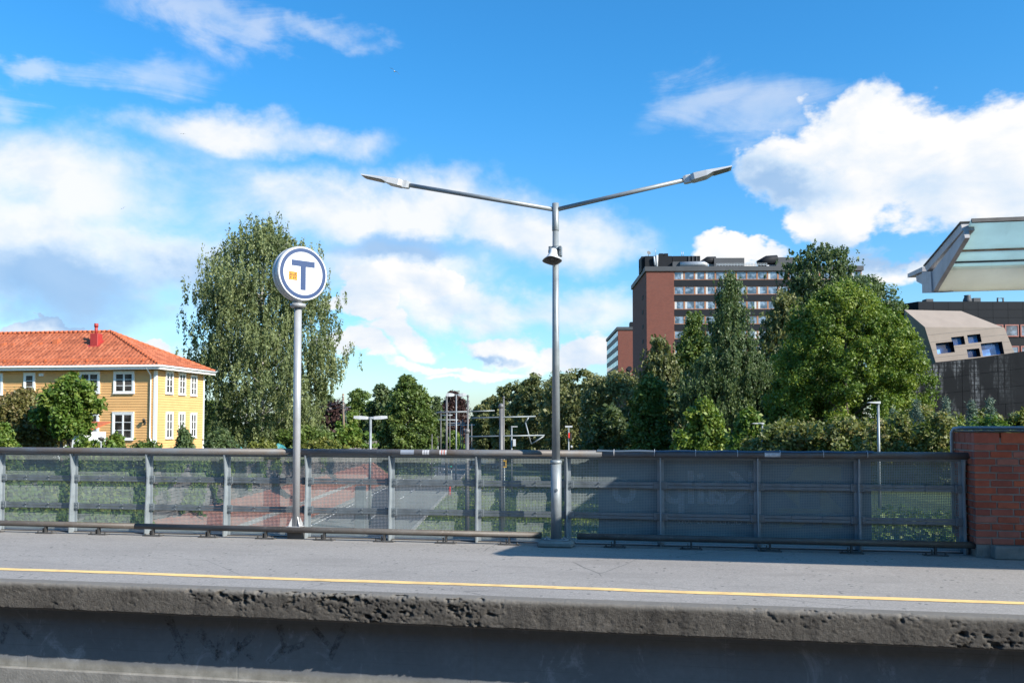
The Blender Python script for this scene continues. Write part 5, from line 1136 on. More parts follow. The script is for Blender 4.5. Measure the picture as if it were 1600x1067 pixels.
q = MB(); hipa = Vector((x1_, y0, RZ)); apex = Vector((AX, ym, RH + 0.03)); 
for s, e in ((hipa, apex), (Vector((x1_, y1, RZ)), apex), (apex, Vector((lf, ym, RH + 0.03)))):
    L = (e - s).length; k = int(L / 0.36)
    for i in range(k): q.tube([s.lerp(e, i / k) + Vector((0, 0, 0.05)), s.lerp(e, (i + 1.05) / k) + Vector((0, 0, 0.035))], [0.115, 0.095], 8)
q.build('ridge_tiles', M['ridge'], hroot, 'stuff')
q = MB(); q.box(lf, x1_ + 0.02, y0 - 0.03, y0 - 0.002, RZ - 0.24, RZ + 0.0); q.build('fascia', M['trim'], hroot)
q = MB(); q.box(x1_ + 0.022, x1_ + 0.05, y0 - 0.03, y1, RZ - 0.24, RZ + 0.0); q.build('fascia', M['trim'], hroot)
q = MB(); q.box(lf, x1_, y0, y1, RZ - 0.235, RZ - 0.215); q.build('soffit', M['trim'], hroot)
for pts in ([(lf, y0 - 0.09, RZ - 0.03), (x1_ + 0.1, y0 - 0.09, RZ - 0.03)], [(x1_ + 0.1, y0 - 0.09, RZ - 0.03), (x1_ + 0.1, y1, RZ - 0.03)]):
    q = MB(); q.tube(pts, 0.065, 8); q.build('gutter', M['trim'], hroot)
q = MB(); dxp = on_front(236, 640).x
q.tube([(dxp + 0.0, y0 - 0.06, RZ - 0.08), (dxp, y0 - 0.02, RZ - 0.2), (dxp, -0.10, RZ - 0.62), (dxp, -0.10, 1.35), (dxp + 0.08, -0.10, 1.15), (dxp + 0.08, -0.10, 0.05)], 0.045, 8); q.build('downpipe', M['trim'], hroot)
q = MB()
for h in (0.35, 0.55):
    f = h / sl_; q.tube([(lf, y0 + run * f, RZ + (RH - RZ) * f + 0.2), (x1_ - 1.0, y0 + run * f, RZ + (RH - RZ) * f + 0.2)], 0.018, 5)
for i in range(26):
    x = -0.8 - i * 1.0; f = 0.45 / sl_; q.box(x - 0.02, x + 0.02, y0 + run * f - 0.1, y0 + run * f + 0.1, RZ + (RH - RZ) * f, RZ + (RH - RZ) * f + 0.22)
q.build('snow_guard', M['ridge'], hroot)
def on_roof(px, py):
    o = hl(EYEV); d = hMi @ ray(px, py); n = Vector((0, -(RH - RZ), run)); t = (Vector((0, y0, RZ)) - o).dot(n) / d.dot(n); return o + d * t
c = on_roof(147, 541); zt = on_front(147, 521, c.y).z
q = MB(); q.bbox(c.x - 0.28, c.x + 0.28, c.y - 0.05, c.y + 0.5, c.z - 0.3, zt, 0.02); ch = q.build('chimney', M['redmetal'], hroot)
zp = on_front(147, 505, c.y).z; q = MB(); q.tube([(c.x, c.y + 0.2, zt - 0.05), (c.x, c.y + 0.2, zp - 0.2)], 0.10, 12); q.tube([(c.x, c.y + 0.2, zp - 0.24), (c.x, c.y + 0.2, zp)], 0.135, 12); q.build('flue', M['redmetal'], ch)
q = MB(); q.prism([(c.y - 0.18, c.z - 0.12), (c.y + 0.5, c.z + 0.42), (c.y + 0.5, c.z + 0.46), (c.y - 0.18, c.z - 0.06)], 'x', c.x - 0.45, c.x + 0.45); q.build('flashing', M['redmetal'], ch)
for px, py, s in [(88, 536, 1.0), (62, 539, 0.6), (46, 539, 0.5), (20, 540, 0.5), (5, 540, 0.7)]:
    c = on_roof(px, py); q = MB(); q.prism([(c.y - 0.2 * s, c.z - 0.1), (c.y - 0.12 * s, c.z + 0.24 * s), (c.y + 0.2 * s, c.z + 0.34 * s), (c.y + 0.25 * s, c.z)], 'x', c.x - 0.19 * s, c.x + 0.19 * s); q.build('roof_vent', M['ridge'], hroot)
a = on_front(227.5, 660)
q = MB(); q.bbox(a.x - 0.05, a.x + 0.05, -0.07, -0.02, a.z - 0.12, a.z + 0.1, 0.01); q.tube([(a.x, -0.05, a.z - 0.05), (a.x, -0.22, a.z - 0.02)], 0.02, 6); wl_ = q.build('wall_lamp', M['darkplate'], hroot)
q = MB(); q.lathe([(0.05, -0.02), (0.10, 0.16), (0.13, 0.165), (0.03, 0.27)], (a.x, -0.22, a.z), 8); q.build('lantern', M['darkplate'], wl_)
a = on_front(66, 585.5); q = MB(); q.bbox(a.x - 0.16, a.x + 0.16, -0.14, -0.02, a.z - 0.1, a.z + 0.1, 0.01); q.build('wall_vent', M['trim'], hroot)
# white porch annex with a scrap of tiled roof
p = onD(112, 690, 50); an = empty('porch_annex', (p.x, p.y, -0.6), YAW - HA, 'low white wooden shed partly hidden by the small forked tree', 'shed')
q = MB()
for i in range(16): q.box(-2.2 + i * 0.18, -2.2 + i * 0.18 + 0.165, -0.02, 0.02, 0, 1.75)
q.build('boards', M['trim'], an, 'stuff'); q = MB(); q.box(-2.2, 0.66, 0.021, 2.2, 0, 1.74); q.build('wall_core', M['trim'], an)
q = MB(); q.add([(-2.4, -0.25, 1.72), (0.85, -0.25, 1.72), (0.85, 2.4, 2.35), (-2.4, 2.4, 2.35), (-2.4, -0.25, 1.64), (0.85, -0.25, 1.64), (0.85, 2.4, 2.27), (-2.4, 2.4, 2.27)], [(0, 1, 2, 3), (7, 6, 5, 4), (0, 4, 5, 1), (1, 5, 6, 2), (2, 6, 7, 3), (3, 7, 4, 0)]); q.build('roof', M['ridge'], an)
p = onD(158, 686, 40); sp_ = empty('garden_lamp', (p.x, p.y, -0.6), 0, 'grey dish-shaped lamp on a short stem below the ground-floor windows', 'lamp')
q = MB(); q.tube([(0, 0, 0), (0, 0, p.z + 0.6)], 0.025, 8); q.build('stem', M['polegrey'], sp_); q = MB(); q.lathe([(0.04, p.z + 0.52), (0.13, p.z + 0.60), (0.15, p.z + 0.64), (0.10, p.z + 0.69), (0.02, p.z + 0.71)], n=14); q.build('head', M['darkplate'], sp_)
# turquoise tarpaulins on the ground under the birch
M['tarp'] = plain('turquoise_tarp', (0.03, 0.17, 0.18), 0.5, var=0.15)
for px, w, h, lb in [(368, 1.1, 0.75, 'turquoise tarpaulin heap left of the yellowish shrub'), (434, 0.9, 0.75, 'turquoise tarpaulin heap at the foot of the birch trunk')]:
    p = onD(px, 690, 60); SEED[0] += 1; vs = []; K = 14
    for i in range(K):
        for j in range(K):
            u, v = i / (K - 1) * 2 - 1, j / (K - 1) * 2 - 1; r = min(1, math.hypot(u, v)); z = h * (1 - r ** 2.2) * (0.75 + 0.5 * float(vnoise(np.array([u * 3 + px, v * 3, 0.])))); vs.append((u * w, v * w * 0.7, max(0, z) + 0.01))
    q = MB(); q.add(vs, [(i * K + j, (i + 1) * K + j, (i + 1) * K + j + 1, i * K + j + 1) for i in range(K - 1) for j in range(K - 1)]); o = q.build('tarpaulin', M['tarp']); o.location = (p.x, p.y, -0.6); tag(o, lb, 'tarpaulin')

# ------------------------------------------------------------------ brick office towers
def mat_bw():
    m, nt, b = new_mat('tower_brick'); v = coords(nt); br = N_(nt, 'ShaderNodeTexBrick'); tc = N_(nt, 'ShaderNodeTexCoord'); s = N_(nt, 'ShaderNodeSeparateXYZ'); nt.links.new(tc.outputs['Object'], s.inputs[0]); cx = N_(nt, 'ShaderNodeCombineXYZ')
    nt.links.new(mathn(nt, 'ADD', s.outputs[0], s.outputs[1]), cx.inputs[0]); nt.links.new(s.outputs[2], cx.inputs[1]); nt.links.new(cx.outputs[0], br.inputs[0])
    br.inputs['Color1'].default_value = (0.18, 0.049, 0.033, 1); br.inputs['Color2'].default_value = (0.13, 0.036, 0.026, 1); br.inputs['Mortar'].default_value = (0.15, 0.07, 0.055, 1); br.inputs['Scale'].default_value = 1.0; br.inputs['Brick Width'].default_value = 0.5; br.inputs['Row Height'].default_value = 0.2; br.inputs['Mortar Size'].default_value = 0.03
    c = mixc(nt, mapr(nt, nz(nt, v, 0.22, 7, 0.7), 0.45, 0.72, 0, 0.45), br.outputs[0], (0.17, 0.065, 0.05)); nt.links.new(c, b.inputs['Base Color']); b.inputs['Roughness'].default_value = 0.9; return m
M['tbrick'] = mat_bw(); M['tdark'] = plain('dark_cladding', (0.013, 0.0155, 0.021), 0.75, var=0.15, scale=0.5, spec=0.2); M['tgrey'] = plain('grey_parapet', (0.05, 0.054, 0.062), 0.6, var=0.12, scale=0.6)
M['wood'] = plain('brown_window_frame', (0.33, 0.15, 0.08), 0.6, var=0.12); M['curtain'] = plain('pale_curtain', (0.5, 0.52, 0.54), 0.8, var=0.1); M['plant'] = plain('black_plant_room', (0.008, 0.010, 0.014), 0.7, var=0.2, scale=0.4, spec=0.25); M['alu'] = plain('aluminium', (0.4, 0.41, 0.42), 0.4, 0.5)
DA = 197.0
p0 = onD(1010, 424, DA); ang = math.radians(1.2)
tow = empty('brick_tower', (p0.x, p0.y, ZR), YAW - ang, 'tall red brick office tower with dark bands and rows of windows', 'building')
tM = Matrix.Rotation(YAW - ang, 3, 'Z'); tMi = tM.transposed(); tO = Vector((p0.x, p0.y, ZR))
def tf(px, py, yo=0.0):
    o = tMi @ (EYEV - tO); d = tMi @ ray(px, py); t = (yo - o.y) / d.y; return o + d * t
TZ = tf(1010, 424).z; xb = tf(1053, 440).x; xe = tf(1347, 440).x; pz = tf(1100, 416.5).z
DEP = 27.0
q = MB(); q.box(0, xb, 0, DEP, 0, TZ); q.build('brick_core', M['tbrick'], tow)
for i in range(9):
    z = TZ - 5.5 - i * 3.42; q = MB(); q.box(-0.06, 0.02, 5.5, 7.7, z, z + 0.9); w = q.build('window', M['tdark'], tow); q = MB(); q.box(-0.08, -0.062, 6.4, 7.6, z + 0.1, z + 0.8); q.build('pane', M['plant'], w)
q = MB(); q.box(xb + 0.002, xe, 0.35, DEP, 0, TZ); q.build('office_core', M['tdark'], tow)
q = MB(); q.box(-0.35, xe + 0.3, -0.3, DEP + 0.3, TZ + 0.002, pz); q.build('parapet', M['tgrey'], tow)
ST = (tf(1060, 448).z - tf(1060, 425).z) / -1.0; cw = (xe - xb) / round((xe - xb) / 2.39); nc = round((xe - xb) / 2.39)
print('tower: top', TZ, 'storey', ST, 'cols', nc)
mesh_cache = {}
def shared(key, fn, mat):
    if key not in mesh_cache: me = fn().mesh(key); me.materials.append(mat); mesh_cache[key] = me
    return mesh_cache[key]
def fr_mesh():
    q = MB(); w, h = cw - 0.02, 1.86; t = 0.17
    q.box(0, t, 0, 0.16, 0, h); q.box(w - t, w, 0, 0.16, 0, h); q.box(t, w - t, 0, 0.16, 0, 0.13); q.box(t, w - t, 0, 0.16, h - 0.11, h); return q
def pane_mesh(): q = MB(); q.box(0.17, cw - 0.19, 0.06, 0.09, 0.13, 1.75); return q
def cur_mesh(): q = MB(); q.box(0.19, 0.62, 0.040, 0.055, 0.15, 1.73); return q
rng = random.Random(12); rows_n = 6
for r in range(rows_n):
    zt = TZ - 0.10 - r * ST
    for c in range(nc):
        x = xb + 0.01 + c * cw; w = inst('window', shared('tower_frame', fr_mesh, M['wood']), tow, (x, 0.16, zt - 1.86)); inst('pane', shared('tower_pane', pane_mesh, M['glass_off']), w, (0, 0, 0))
        if rng.random() < 0.55: inst('curtain', shared('tower_curtain', cur_mesh, M['curtain']), w, (0 if rng.random() < 0.6 else cw - 0.85, 0, 0))
    q = MB(); q.box(xb + 0.004, xe, 0.06, 0.34, zt - ST + 0.02, zt - 1.88); q.build('spandrel_band', M['tdark'], tow)
# roof plant
def rb(px0, px1, py0, py1, yo, dp, name, mat):
    a = tf(px0, py1, yo); b = tf(px1, py0, yo); q = MB(); q.box(a.x, b.x, yo, yo + dp, min(a.z, pz), b.z); return q.build(name, mat, tow)
rb(1008, 1050, 400, 420, 3, 7, 'plant_room', M['plant']); rb(1051, 1094, 400, 420, 3.2, 6, 'plant_room', M['plant']); rb(1051, 1062, 409, 420, 2, 1, 'plant_box', M['tgrey']); rb(1116, 1163, 403, 420, 4, 6, 'plant_room', M['tgrey']); rb(1213, 1240, 402, 420, 4, 6, 'plant_room', M['tgrey']); rb(1030, 1037, 396, 401, 5, 1.5, 'roof_fan', M['plant']); rb(1038, 1044, 396, 401, 5, 1.5, 'roof_fan', M['plant'])
for k in range(3): x = 1076 + k * 6; rb(x, x + 1.2, 400, 419, 2.98, 0.2, 'louvre_post', M['tgrey'])
a, b = tf(1062, 414, 2), tf(1100, 413, 2); q = MB(); q.tube([a, b, tf(1106, 415.5, 2)], [0.7, 0.7, 0.5], 12); q.build('duct', M['alu'], tow)
a, b = tf(1103, 412, 5), tf(1118, 407, 5); q = MB(); q.tube([tf(1096, 414, 5), tf(1106, 407, 5), b], 0.9, 10); q.build('duct', M['plant'], tow)
a, b = tf(1190, 413, 5), tf(1214, 407, 5); q = MB(); q.tube([tf(1186, 414, 5), tf(1198, 407, 5), tf(1214, 406, 5)], 1.1, 10); q.build('duct', M['plant'], tow)
a, b = tf(1119, 414.5, 0.6), tf(1198, 414.2, 0.6); q = MB(); q.box(a.x, b.x, 0.5, 0.58, a.z, a.z + 0.12); q.box(a.x, b.x, 0.5, 0.58, a.z + 0.3, a.z + 0.4)
for i in range(18): x = a.x + (b.x - a.x) * i / 17; q.box(x, x + 0.07, 0.5, 0.58, pz - 0.02, a.z + 0.4)
q.build('roof_railing', M['alu'], tow)
for px0, py0, py1, r in [(1024, 388, 400, 0.05), (1065, 393, 401, 0.06), (1067.5, 393, 401, 0.06), (1080, 396, 401, 0.05), (999, 405, 420, 0.12)]:
    q = MB(); q.tube([tf(px0, py1, 4), tf(px0, py0, 4)], r, 6); q.build('antenna', M['alu'] if r < 0.1 else M['plant'], tow)
q = MB(); q.tube([tf(1026, 418, 2.5), tf(1026.5, 399, 2.5)], 0.28, 8); q.tube([tf(1023.5, 415, 2.5), tf(1022, 401, 2.5)], 0.2, 8); q.build('mast_antenna', M['curtain'], tow)
a = tf(1013, 396, 4); q = MB(); q.lathe([(0.05, 0), (0.35, 0.1), (0.5, 0.28)], a, 12, M=Matrix.Rotation(1.2, 3, 'X') @ Matrix.Rotation(0.4, 3, 'Y')); q.tube([a, a - Vector((0, 0, 1.0))], 0.06, 6); q.build('dish', M['tgrey'], tow)
a = tf(1000, 402, 5); q = MB(); q.box(-0.6, 1.2, 4, 9, pz - 0.3, a.z); q.build('plant_room', M['plant'], tow)
# second, farther tower
DB = 293.0; p0 = onD(965.5, 514, DB); ang2 = math.radians(1.2)
t2 = empty('brick_tower', (p0.x, p0.y, ZR), YAW - ang2, 'smaller-looking red brick tower with grey banded window side, left of the tall tower', 'building')
t2M = Matrix.Rotation(YAW - ang2, 3, 'Z'); t2i = t2M.transposed(); t2O = Vector((p0.x, p0.y, ZR))
def t2f(px, py, yo=0.0): o = t2i @ (EYEV - t2O); d = t2i @ ray(px, py); return o + d * ((yo - o.y) / d.y)
def t2s(px, py, xo=0.0): o = t2i @ (EYEV - t2O); d = t2i @ ray(px, py); return o + d * ((xo - o.x) / d.x)
zt2 = t2f(965.5, 515.5).z; xe2 = t2f(1012, 520).x; ys2 = t2s(948.5, 540).y; ys2 = min(max(ys2, 12), 45)
print('tower2', zt2, xe2, ys2)
q = MB(); q.box(0, xe2, 0, ys2, 0, zt2); q.build('brick_core', M['tbrick'], t2); q = MB(); q.box(-0.4, xe2, -0.3, ys2 + 0.3, zt2 + 0.01, zt2 + 1.0); q.build('parapet', M['tgrey'], t2)
rows2 = 9; st2 = 3.3; cwn = 8; cl2 = (ys2 - 0.6) / cwn
for r in range(rows2):
    z = zt2 - 0.15 - r * st2
    q = MB(); q.box(-0.12, -0.01, 0.2, ys2, z - st2 + 0.02, z - 1.72); q.build('spandrel_band', M['tgrey'], t2)
    for c in range(cwn):
        y = 0.3 + c * cl2; q = MB(); q.box(-0.08, -0.01, y, y + 0.12, z - 1.7, z); q.box(-0.08, -0.01, y + cl2 - 0.14, y + cl2 - 0.02, z - 1.7, z); w = q.build('window', M['alu'], t2); q = MB(); q.box(-0.045, -0.012, y + 0.13, y + cl2 - 0.15, z - 1.68, z - 0.02); q.build('pane', M['glass_off'], w)
a = t2f(985, 503, 6); b = t2f(992, 512, 6); q = MB(); q.box(a.x, b.x + 4, 6, 10, zt2 + 0.5, a.z); q.build('plant_room', M['plant'], t2)
# roof cowls on a hidden low roof between the trees
lowb = empty('low_roof_building', W((983 - 800) / FPX * 150, 150, ZR)[:], YAW, 'low dark building with a round roof vent in front of the smaller-looking tower', 'building')
def lbp(px, py): p = onD(px, py, 150); return hMi @ Vector((0, 0, 0)) + Matrix.Rotation(-YAW, 3, 'Z') @ (p - Vector(lowb.location))
a, b = lbp(968, 584), lbp(1000, 592); q = MB(); q.box(a.x, b.x, 0, 8, 0, a.z - 0.6); q.build('wall', M['tdark'], lowb)
c = lbp(983, 576); q = MB(); q.tube([c + Vector((0, 1.2, -0.1)), c + Vector((0, -0.4, 0))], 0.42, 14); q.tube([c + Vector((0, 0.8, -1.6)), c + Vector((0, 0.8, 0))], 0.3, 10); q.build('roof_vent', M['tdark'], lowb)
q = MB(); q.bbox(a.x + 0.2, a.x + 1.3, 0.5, 2, a.z - 0.62, a.z + 0.25, 0.1); q.build('roof_unit', M['plant'], lowb)

# ------------------------------------------------------------------ taupe concrete building and dark wing at the right
M['taupe'] = plain('taupe_concrete', (0.285, 0.232, 0.195), 0.85, var=0.07, scale=1.2, bmp=0.2, bscale=6, bdist=0.02); M['taupe_side'] = M['taupe']
def mat_darkwall():
    m, nt, b = new_mat('dark_panel_wall'); v = coords(nt); c = ramp_(nt, nz(nt, v, 0.7, 5), [(0.3, (0.011, 0.012, 0.0145)), (0.7, (0.017, 0.0185, 0.022))])
    tc = N_(nt, 'ShaderNodeTexCoord'); s = N_(nt, 'ShaderNodeSeparateXYZ'); nt.links.new(tc.outputs['Object'], s.inputs[0])
    # pale residue left in patches, broken by a grid of old batten lines
    gx = mathn(nt, 'ABSOLUTE', mathn(nt, 'SUBTRACT', mathn(nt, 'FRACT', mathn(nt, 'ADD', mathn(nt, 'MULTIPLY', s.outputs[0], 2.6), 50.0)), 0.5)); gy = mathn(nt, 'ABSOLUTE', mathn(nt, 'SUBTRACT', mathn(nt, 'FRACT', mathn(nt, 'ADD', mathn(nt, 'MULTIPLY', s.outputs[2], 3.4), 50.0)), 0.5))
    grid = mathn(nt, 'MULTIPLY', mapr(nt, gx, 0.36, 0.43, 1, 0), mapr(nt, gy, 0.38, 0.46, 1, 0))
    big = mapr(nt, nz(nt, coords(nt, 1.5, 1, 0.5), 0.6, 3, 0.5), 0.44, 0.56, 0, 1); det = mapr(nt, nz(nt, coords(nt, 4.0, 1, 1.2), 1.6, 7, 0.75), 0.40, 0.62, 0, 1)
    k = mathn(nt, 'MULTIPLY', mathn(nt, 'MULTIPLY', grid, mathn(nt, 'MULTIPLY', big, det)), mapr(nt, s.outputs[0], 0.6, 4.6, 1, 0))
    c = mixc(nt, k, c, (0.24, 0.25, 0.27)); nt.links.new(c, b.inputs['Base Color']); b.inputs['Roughness'].default_value = 0.85; b.inputs['Specular IOR Level'].default_value = 0.15; return m
M['dwall'] = mat_darkwall(); M['redframe'] = plain('red_window_frame', (0.30, 0.11, 0.09), 0.6)
DM = 62.0
def mpt(px, py, d): return onD(px, py, d)
base = onD(1462, 660, DM); mod = empty('taupe_building', (base.x, base.y, -1.6), YAW, 'angular taupe concrete building with five scattered square windows', 'building')
mMi = Matrix.Rotation(-YAW, 3, 'Z'); mO = Vector(mod.location)
def ml(px, py, yo): # local point on a facade plane at local y = yo
    o = mMi @ (EYEV - mO); d = mMi @ ray(px, py); return o + d * ((yo - o.y) / d.y)
# facade plane leans back a little: lower face y 0 -> upper face further back
F0 = [ml(1462, 566, 0.0), ml(1586, 553, 0.0), ml(1568, 512, 0.35), ml(1445, 511, 0.35)]
F1 = [F0[3], F0[2], ml(1502, 486, 2.4), ml(1413, 484, 2.4)]
Fd = [ml(1462, 650, -0.05), ml(1586, 650, -0.05)]
# facade pieces around real window openings: the wall is a grid with holes, glass set back
wins = [(1465, 1489, 533.5, 553), (1488.5, 1506, 525, 540), (1513.5, 1531.5, 521.5, 536.5), (1513, 1530, 544, 559), (1536, 1565.5, 533.5, 556.5)]
def fac(px, py):
    # point on the lower facade plane through F0
    o = mMi @ (EYEV - mO); d = mMi @ ray(px, py); n = (F0[1] - F0[0]).cross(F0[3] - F0[0]); t = (F0[0] - o).dot(n) / d.dot(n); return o + d * t
fn_ = (F0[1] - F0[0]).cross(F0[3] - F0[0]).normalized()
if fn_.y > 0: fn_ = -fn_
def facade_with_holes():
    import mathutils
    quadL = [F0[0], F0[1], F0[2], F0[3]]; u = (F0[1] - F0[0]).normalized(); w = fn_.cross(u).normalized(); w = w if w.z > 0 else -w
    def to2(p): r = p - F0[0]; return (r.dot(u), r.dot(w))
    def to3(a, b, dpt=0.0): return F0[0] + u * a + w * b - fn_ * dpt
    poly = [to2(p) for p in quadL]; rects = []
    for x0, x1, y0_, y1_ in wins:
        a = to2(fac(x0, y1_)); b = to2(fac(x1, y0_)); rects.append((a[0], b[0], min(a[1], b[1]), max(a[1], b[1])))
    bm = bmesh.new(); us = sorted(set([-1.5, 8.5] + [r[0] for r in rects] + [r[1] for r in rects])); vs_ = sorted(set([-1.0, 3.2] + [r[2] for r in rects] + [r[3] for r in rects]))
    # build a grid, drop the openings, clip to the outline
    gridv = {}
    for i, a in enumerate(us):
        for j, b in enumerate(vs_): gridv[i, j] = bm.verts.new((a, b, 0))
    for i in range(len(us) - 1):
        for j in range(len(vs_) - 1):
            ca, cb = (us[i] + us[i + 1]) / 2, (vs_[j] + vs_[j + 1]) / 2
            if any(r[0] < ca < r[1] and r[2] < cb < r[3] for r in rects): continue
            bm.faces.new([gridv[i, j], gridv[i + 1, j], gridv[i + 1, j + 1], gridv[i, j + 1]])
    m_ = len(poly); cx_, cy_ = sum(p[0] for p in poly) / m_, sum(p[1] for p in poly) / m_
    for k in range(m_):
        a, b = poly[k], poly[(k + 1) % m_]; n2 = Vector((b[1] - a[1], a[0] - b[0], 0)); 
        if n2.dot(Vector((cx_ - a[0], cy_ - a[1], 0))) > 0: n2 = -n2
        bmesh.ops.bisect_plane(bm, geom=bm.verts[:] + bm.edges[:] + bm.faces[:], plane_co=(a[0], a[1], 0), plane_no=n2, clear_outer=True)
    bm.verts.index_update(); q = MB(); q.add([to3(v.co.x, v.co.y)[:] for v in bm.verts], [[v.index for v in f.verts] for f in bm.faces]); bm.free(); fo = q.build('facade', M['taupe'], mod)
    for a0, a1, b0, b1 in rects:
        q = MB(); D = 0.55; c4 = [(a0, b0), (a1, b0), (a1, b1), (a0, b1)]
        q.add([to3(a, b)[:] for a, b in c4] + [to3(a, b, D)[:] for a, b in c4], [(i, (i + 1) % 4, 4 + (i + 1) % 4, 4 + i) for i in range(4)]); wv = q.build('window', M['plant'], mod)
        q = MB(); q.add([to3(a, b, D - 0.05)[:] for a, b in c4] + [to3(a, b, D)[:] for a, b in c4], [(0, 1, 2, 3), (4, 7, 6, 5)]); q.build('pane', M['glass_mod'], wv)
    # panel joints: shallow strips
    def xr_at(b):
        xs_ = []
        for k in range(m_):
            p_, r_ = poly[k], poly[(k + 1) % m_]
            if (p_[1] - b) * (r_[1] - b) < 0: xs_.append(p_[0] + (r_[0] - p_[0]) * (b - p_[1]) / (r_[1] - p_[1]))
        return (min(xs_) + 0.03, max(xs_) - 0.03) if len(xs_) > 1 else None
    def bar(a0, a1, b0, b1):
        q = MB(); c4 = [(a0, b0), (a1, b0), (a1, b1), (a0, b1)]; q.add([to3(a, b, -0.006)[:] for a, b in c4] + [to3(a, b, 0.004)[:] for a, b in c4], [(0, 1, 2, 3)] + [(i, (i + 1) % 4, 4 + (i + 1) % 4, 4 + i) for i in range(4)]); q.build('panel_joint', M['tgrey'], fo)
    for b in (0.34, 0.92, 1.46, 2.0):
        r = xr_at(b)
        if not r: continue
        cuts = sorted([(q_[0] - 0.02, q_[1] + 0.02) for q_ in rects if q_[2] < b < q_[3]]); s_ = r[0]
        for c0_, c1_ in cuts + [(r[1], r[1])]:
            if c0_ > s_ + 0.05: bar(s_, min(c0_, r[1]), b - 0.007, b + 0.007)
            s_ = max(s_, c1_)
facade_with_holes()
def mfill(name, pts, mat, parent=mod): q = MB(); q.add([p[:] for p in pts], [tuple(range(len(pts)))]); return q.build(name, mat, parent)
mfill('sloping_roof', F1, M['taupe'])
B4 = [p + Vector((0, 7, 0)) for p in (F0[0], F0[1])]
mfill('return_face', [F0[3], F1[3], ml(1413, 560, 2.6), ml(1430, 600, 1.6), F0[0]], M['taupe_side'])
mfill('return_face', [F0[1], F0[2], F1[2], F1[2] + Vector((0.6, 4, 0)), F0[1] + Vector((0.9, 5, 0))], M['taupe'])
mfill('top', [F1[3], F1[2], F1[2] + Vector((0, 5, 0)), F1[3] + Vector((0, 5, 0))], M['tdark'])
# dark panelled wall in front, rising to the right
dw = empty('dark_wall', (base.x, base.y, -1.6), YAW, 'dark panelled wall with pale weathered patches below the taupe building', 'wall')
Lp = [ml(1400, 577, -0.9), ml(1690, 536, -2.6)]; a, b = Lp
sk = (b - a); nx_ = 14; q = MB(); nrows = 7
def wp(t, v): p = a.lerp(b, t); return Vector((p.x, p.y, p.z * v))
wl_ang = math.atan2(sk.y, sk.x)
P = [wp(0, 0), wp(1, 0), wp(1, 1), wp(0, 1)]; nb = Vector((-sk.y, sk.x, 0)).normalized() * 0.4
q.add([p[:] for p in P] + [(p + nb)[:] for p in P], [(0, 1, 2, 3), (7, 6, 5, 4), (0, 4, 5, 1), (1, 5, 6, 2), (2, 6, 7, 3), (3, 7, 4, 0)]); q.build('wall_core', M['plant'], dw)
for r in range(nrows):
    v0, v1 = r / nrows, (r + 1) / nrows; tcuts = [0.0, 0.17 + 0.03 * (r % 2), 0.36, 0.55 + 0.04 * (r % 2), 0.77, 1.0]
    for t0, t1 in zip(tcuts[:-1], tcuts[1:]):
        g = 0.012; P = [wp(t0 + 0.001, v0) + Vector((0, 0, g)), wp(t1 - 0.001, v0) + Vector((0, 0, g)), wp(t1 - 0.001, v1) - Vector((0, 0, g)), wp(t0 + 0.001, v1) - Vector((0, 0, g))]; o_ = -nb.normalized() * 0.03; q = MB()
        q.add([(p + o_)[:] for p in P] + [(p - o_ * 0.1)[:] for p in P], [(0, 1, 2, 3), (7, 6, 5, 4), (0, 4, 5, 1), (1, 5, 6, 2), (2, 6, 7, 3), (3, 7, 4, 0)]); q.build('panel', M['dwall'], dw)
# dark building behind
DD = 92.0; p0 = onD(1412, 660, DD); db = empty('dark_office', (p0.x, p0.y, -1.6), YAW, 'long dark-clad building with red window frames behind the taupe building', 'building'); dO = Vector(db.location)
def dl(px, py, yo=0.0): o = mMi @ (EYEV - dO); d = mMi @ ray(px, py); return o + d * ((yo - o.y) / d.y)
a = dl(1435, 471); x0d = a.x; zd = a.z; xr = dl(1700, 470).x; zl = dl(1412, 478, 6).z
q = MB(); q.box(x0d, xr, 0.1, 10, 0, zd - 0.02); q.build('core', M['plant'], db)
q = MB(); q.add([(x0d, 0, 0), (x0d, 0, zd), (x0d - 2.4, 6, zd), (x0d - 2.4, 6, 0)], [(0, 1, 2, 3)]); q.build('side_wall', M['tdark'], db)
pw = 23.4 / FPX * DD; k = 0; x = x0d
zr0 = dl(1500, 509).z
while x < xr:
    for zz0, zz1 in [(zr0 + (zd - zr0) * i / 3, zr0 + (zd - zr0) * (i + 1) / 3) for i in range(3)]:
        q = MB(); q.box(x + 0.012, x + pw - 0.012, 0.02, 0.09, zz0 + 0.012, zz1 - 0.012); q.build('cladding_panel', M['tdark'], db)
    x += pw
for row, (pyt, pyb) in enumerate([(507, 526), (540.5, 560), (575, 594)]):
    zt_, zb_ = dl(1580, pyt).z, dl(1580, pyb).z; x = dl(1545, 515).x - 8
    while x < xr - 1:
        q = MB(); w_ = 1.45; t = 0.12; q.box(x, x + t, 0.0, 0.09, zb_, zt_); q.box(x + w_ - t, x + w_, 0.0, 0.09, zb_, zt_); q.box(x + t, x + w_ - t, 0, 0.09, zb_, zb_ + t); q.box(x + t, x + w_ - t, 0, 0.09, zt_ - t, zt_); w = q.build('window', M['redframe'], db)
        q = MB(); q.box(x + t, x + w_ - t, 0.04, 0.08, zb_ + t, zt_ - t); q.build('pane', M['glass_off'], w); x += 1.62
for px, py0_, w_, mt in [(1453, 467, 11, 'plant'), (1527, 465.5, 11, 'plant')]:
    a = dl(px - w_ / 2, py0_, 2); b = dl(px + w_ / 2, 472, 2); q = MB(); q.box(a.x, b.x, 2, 3, zd - 0.03, a.z); q.build('roof_unit', M['tgrey'], db)
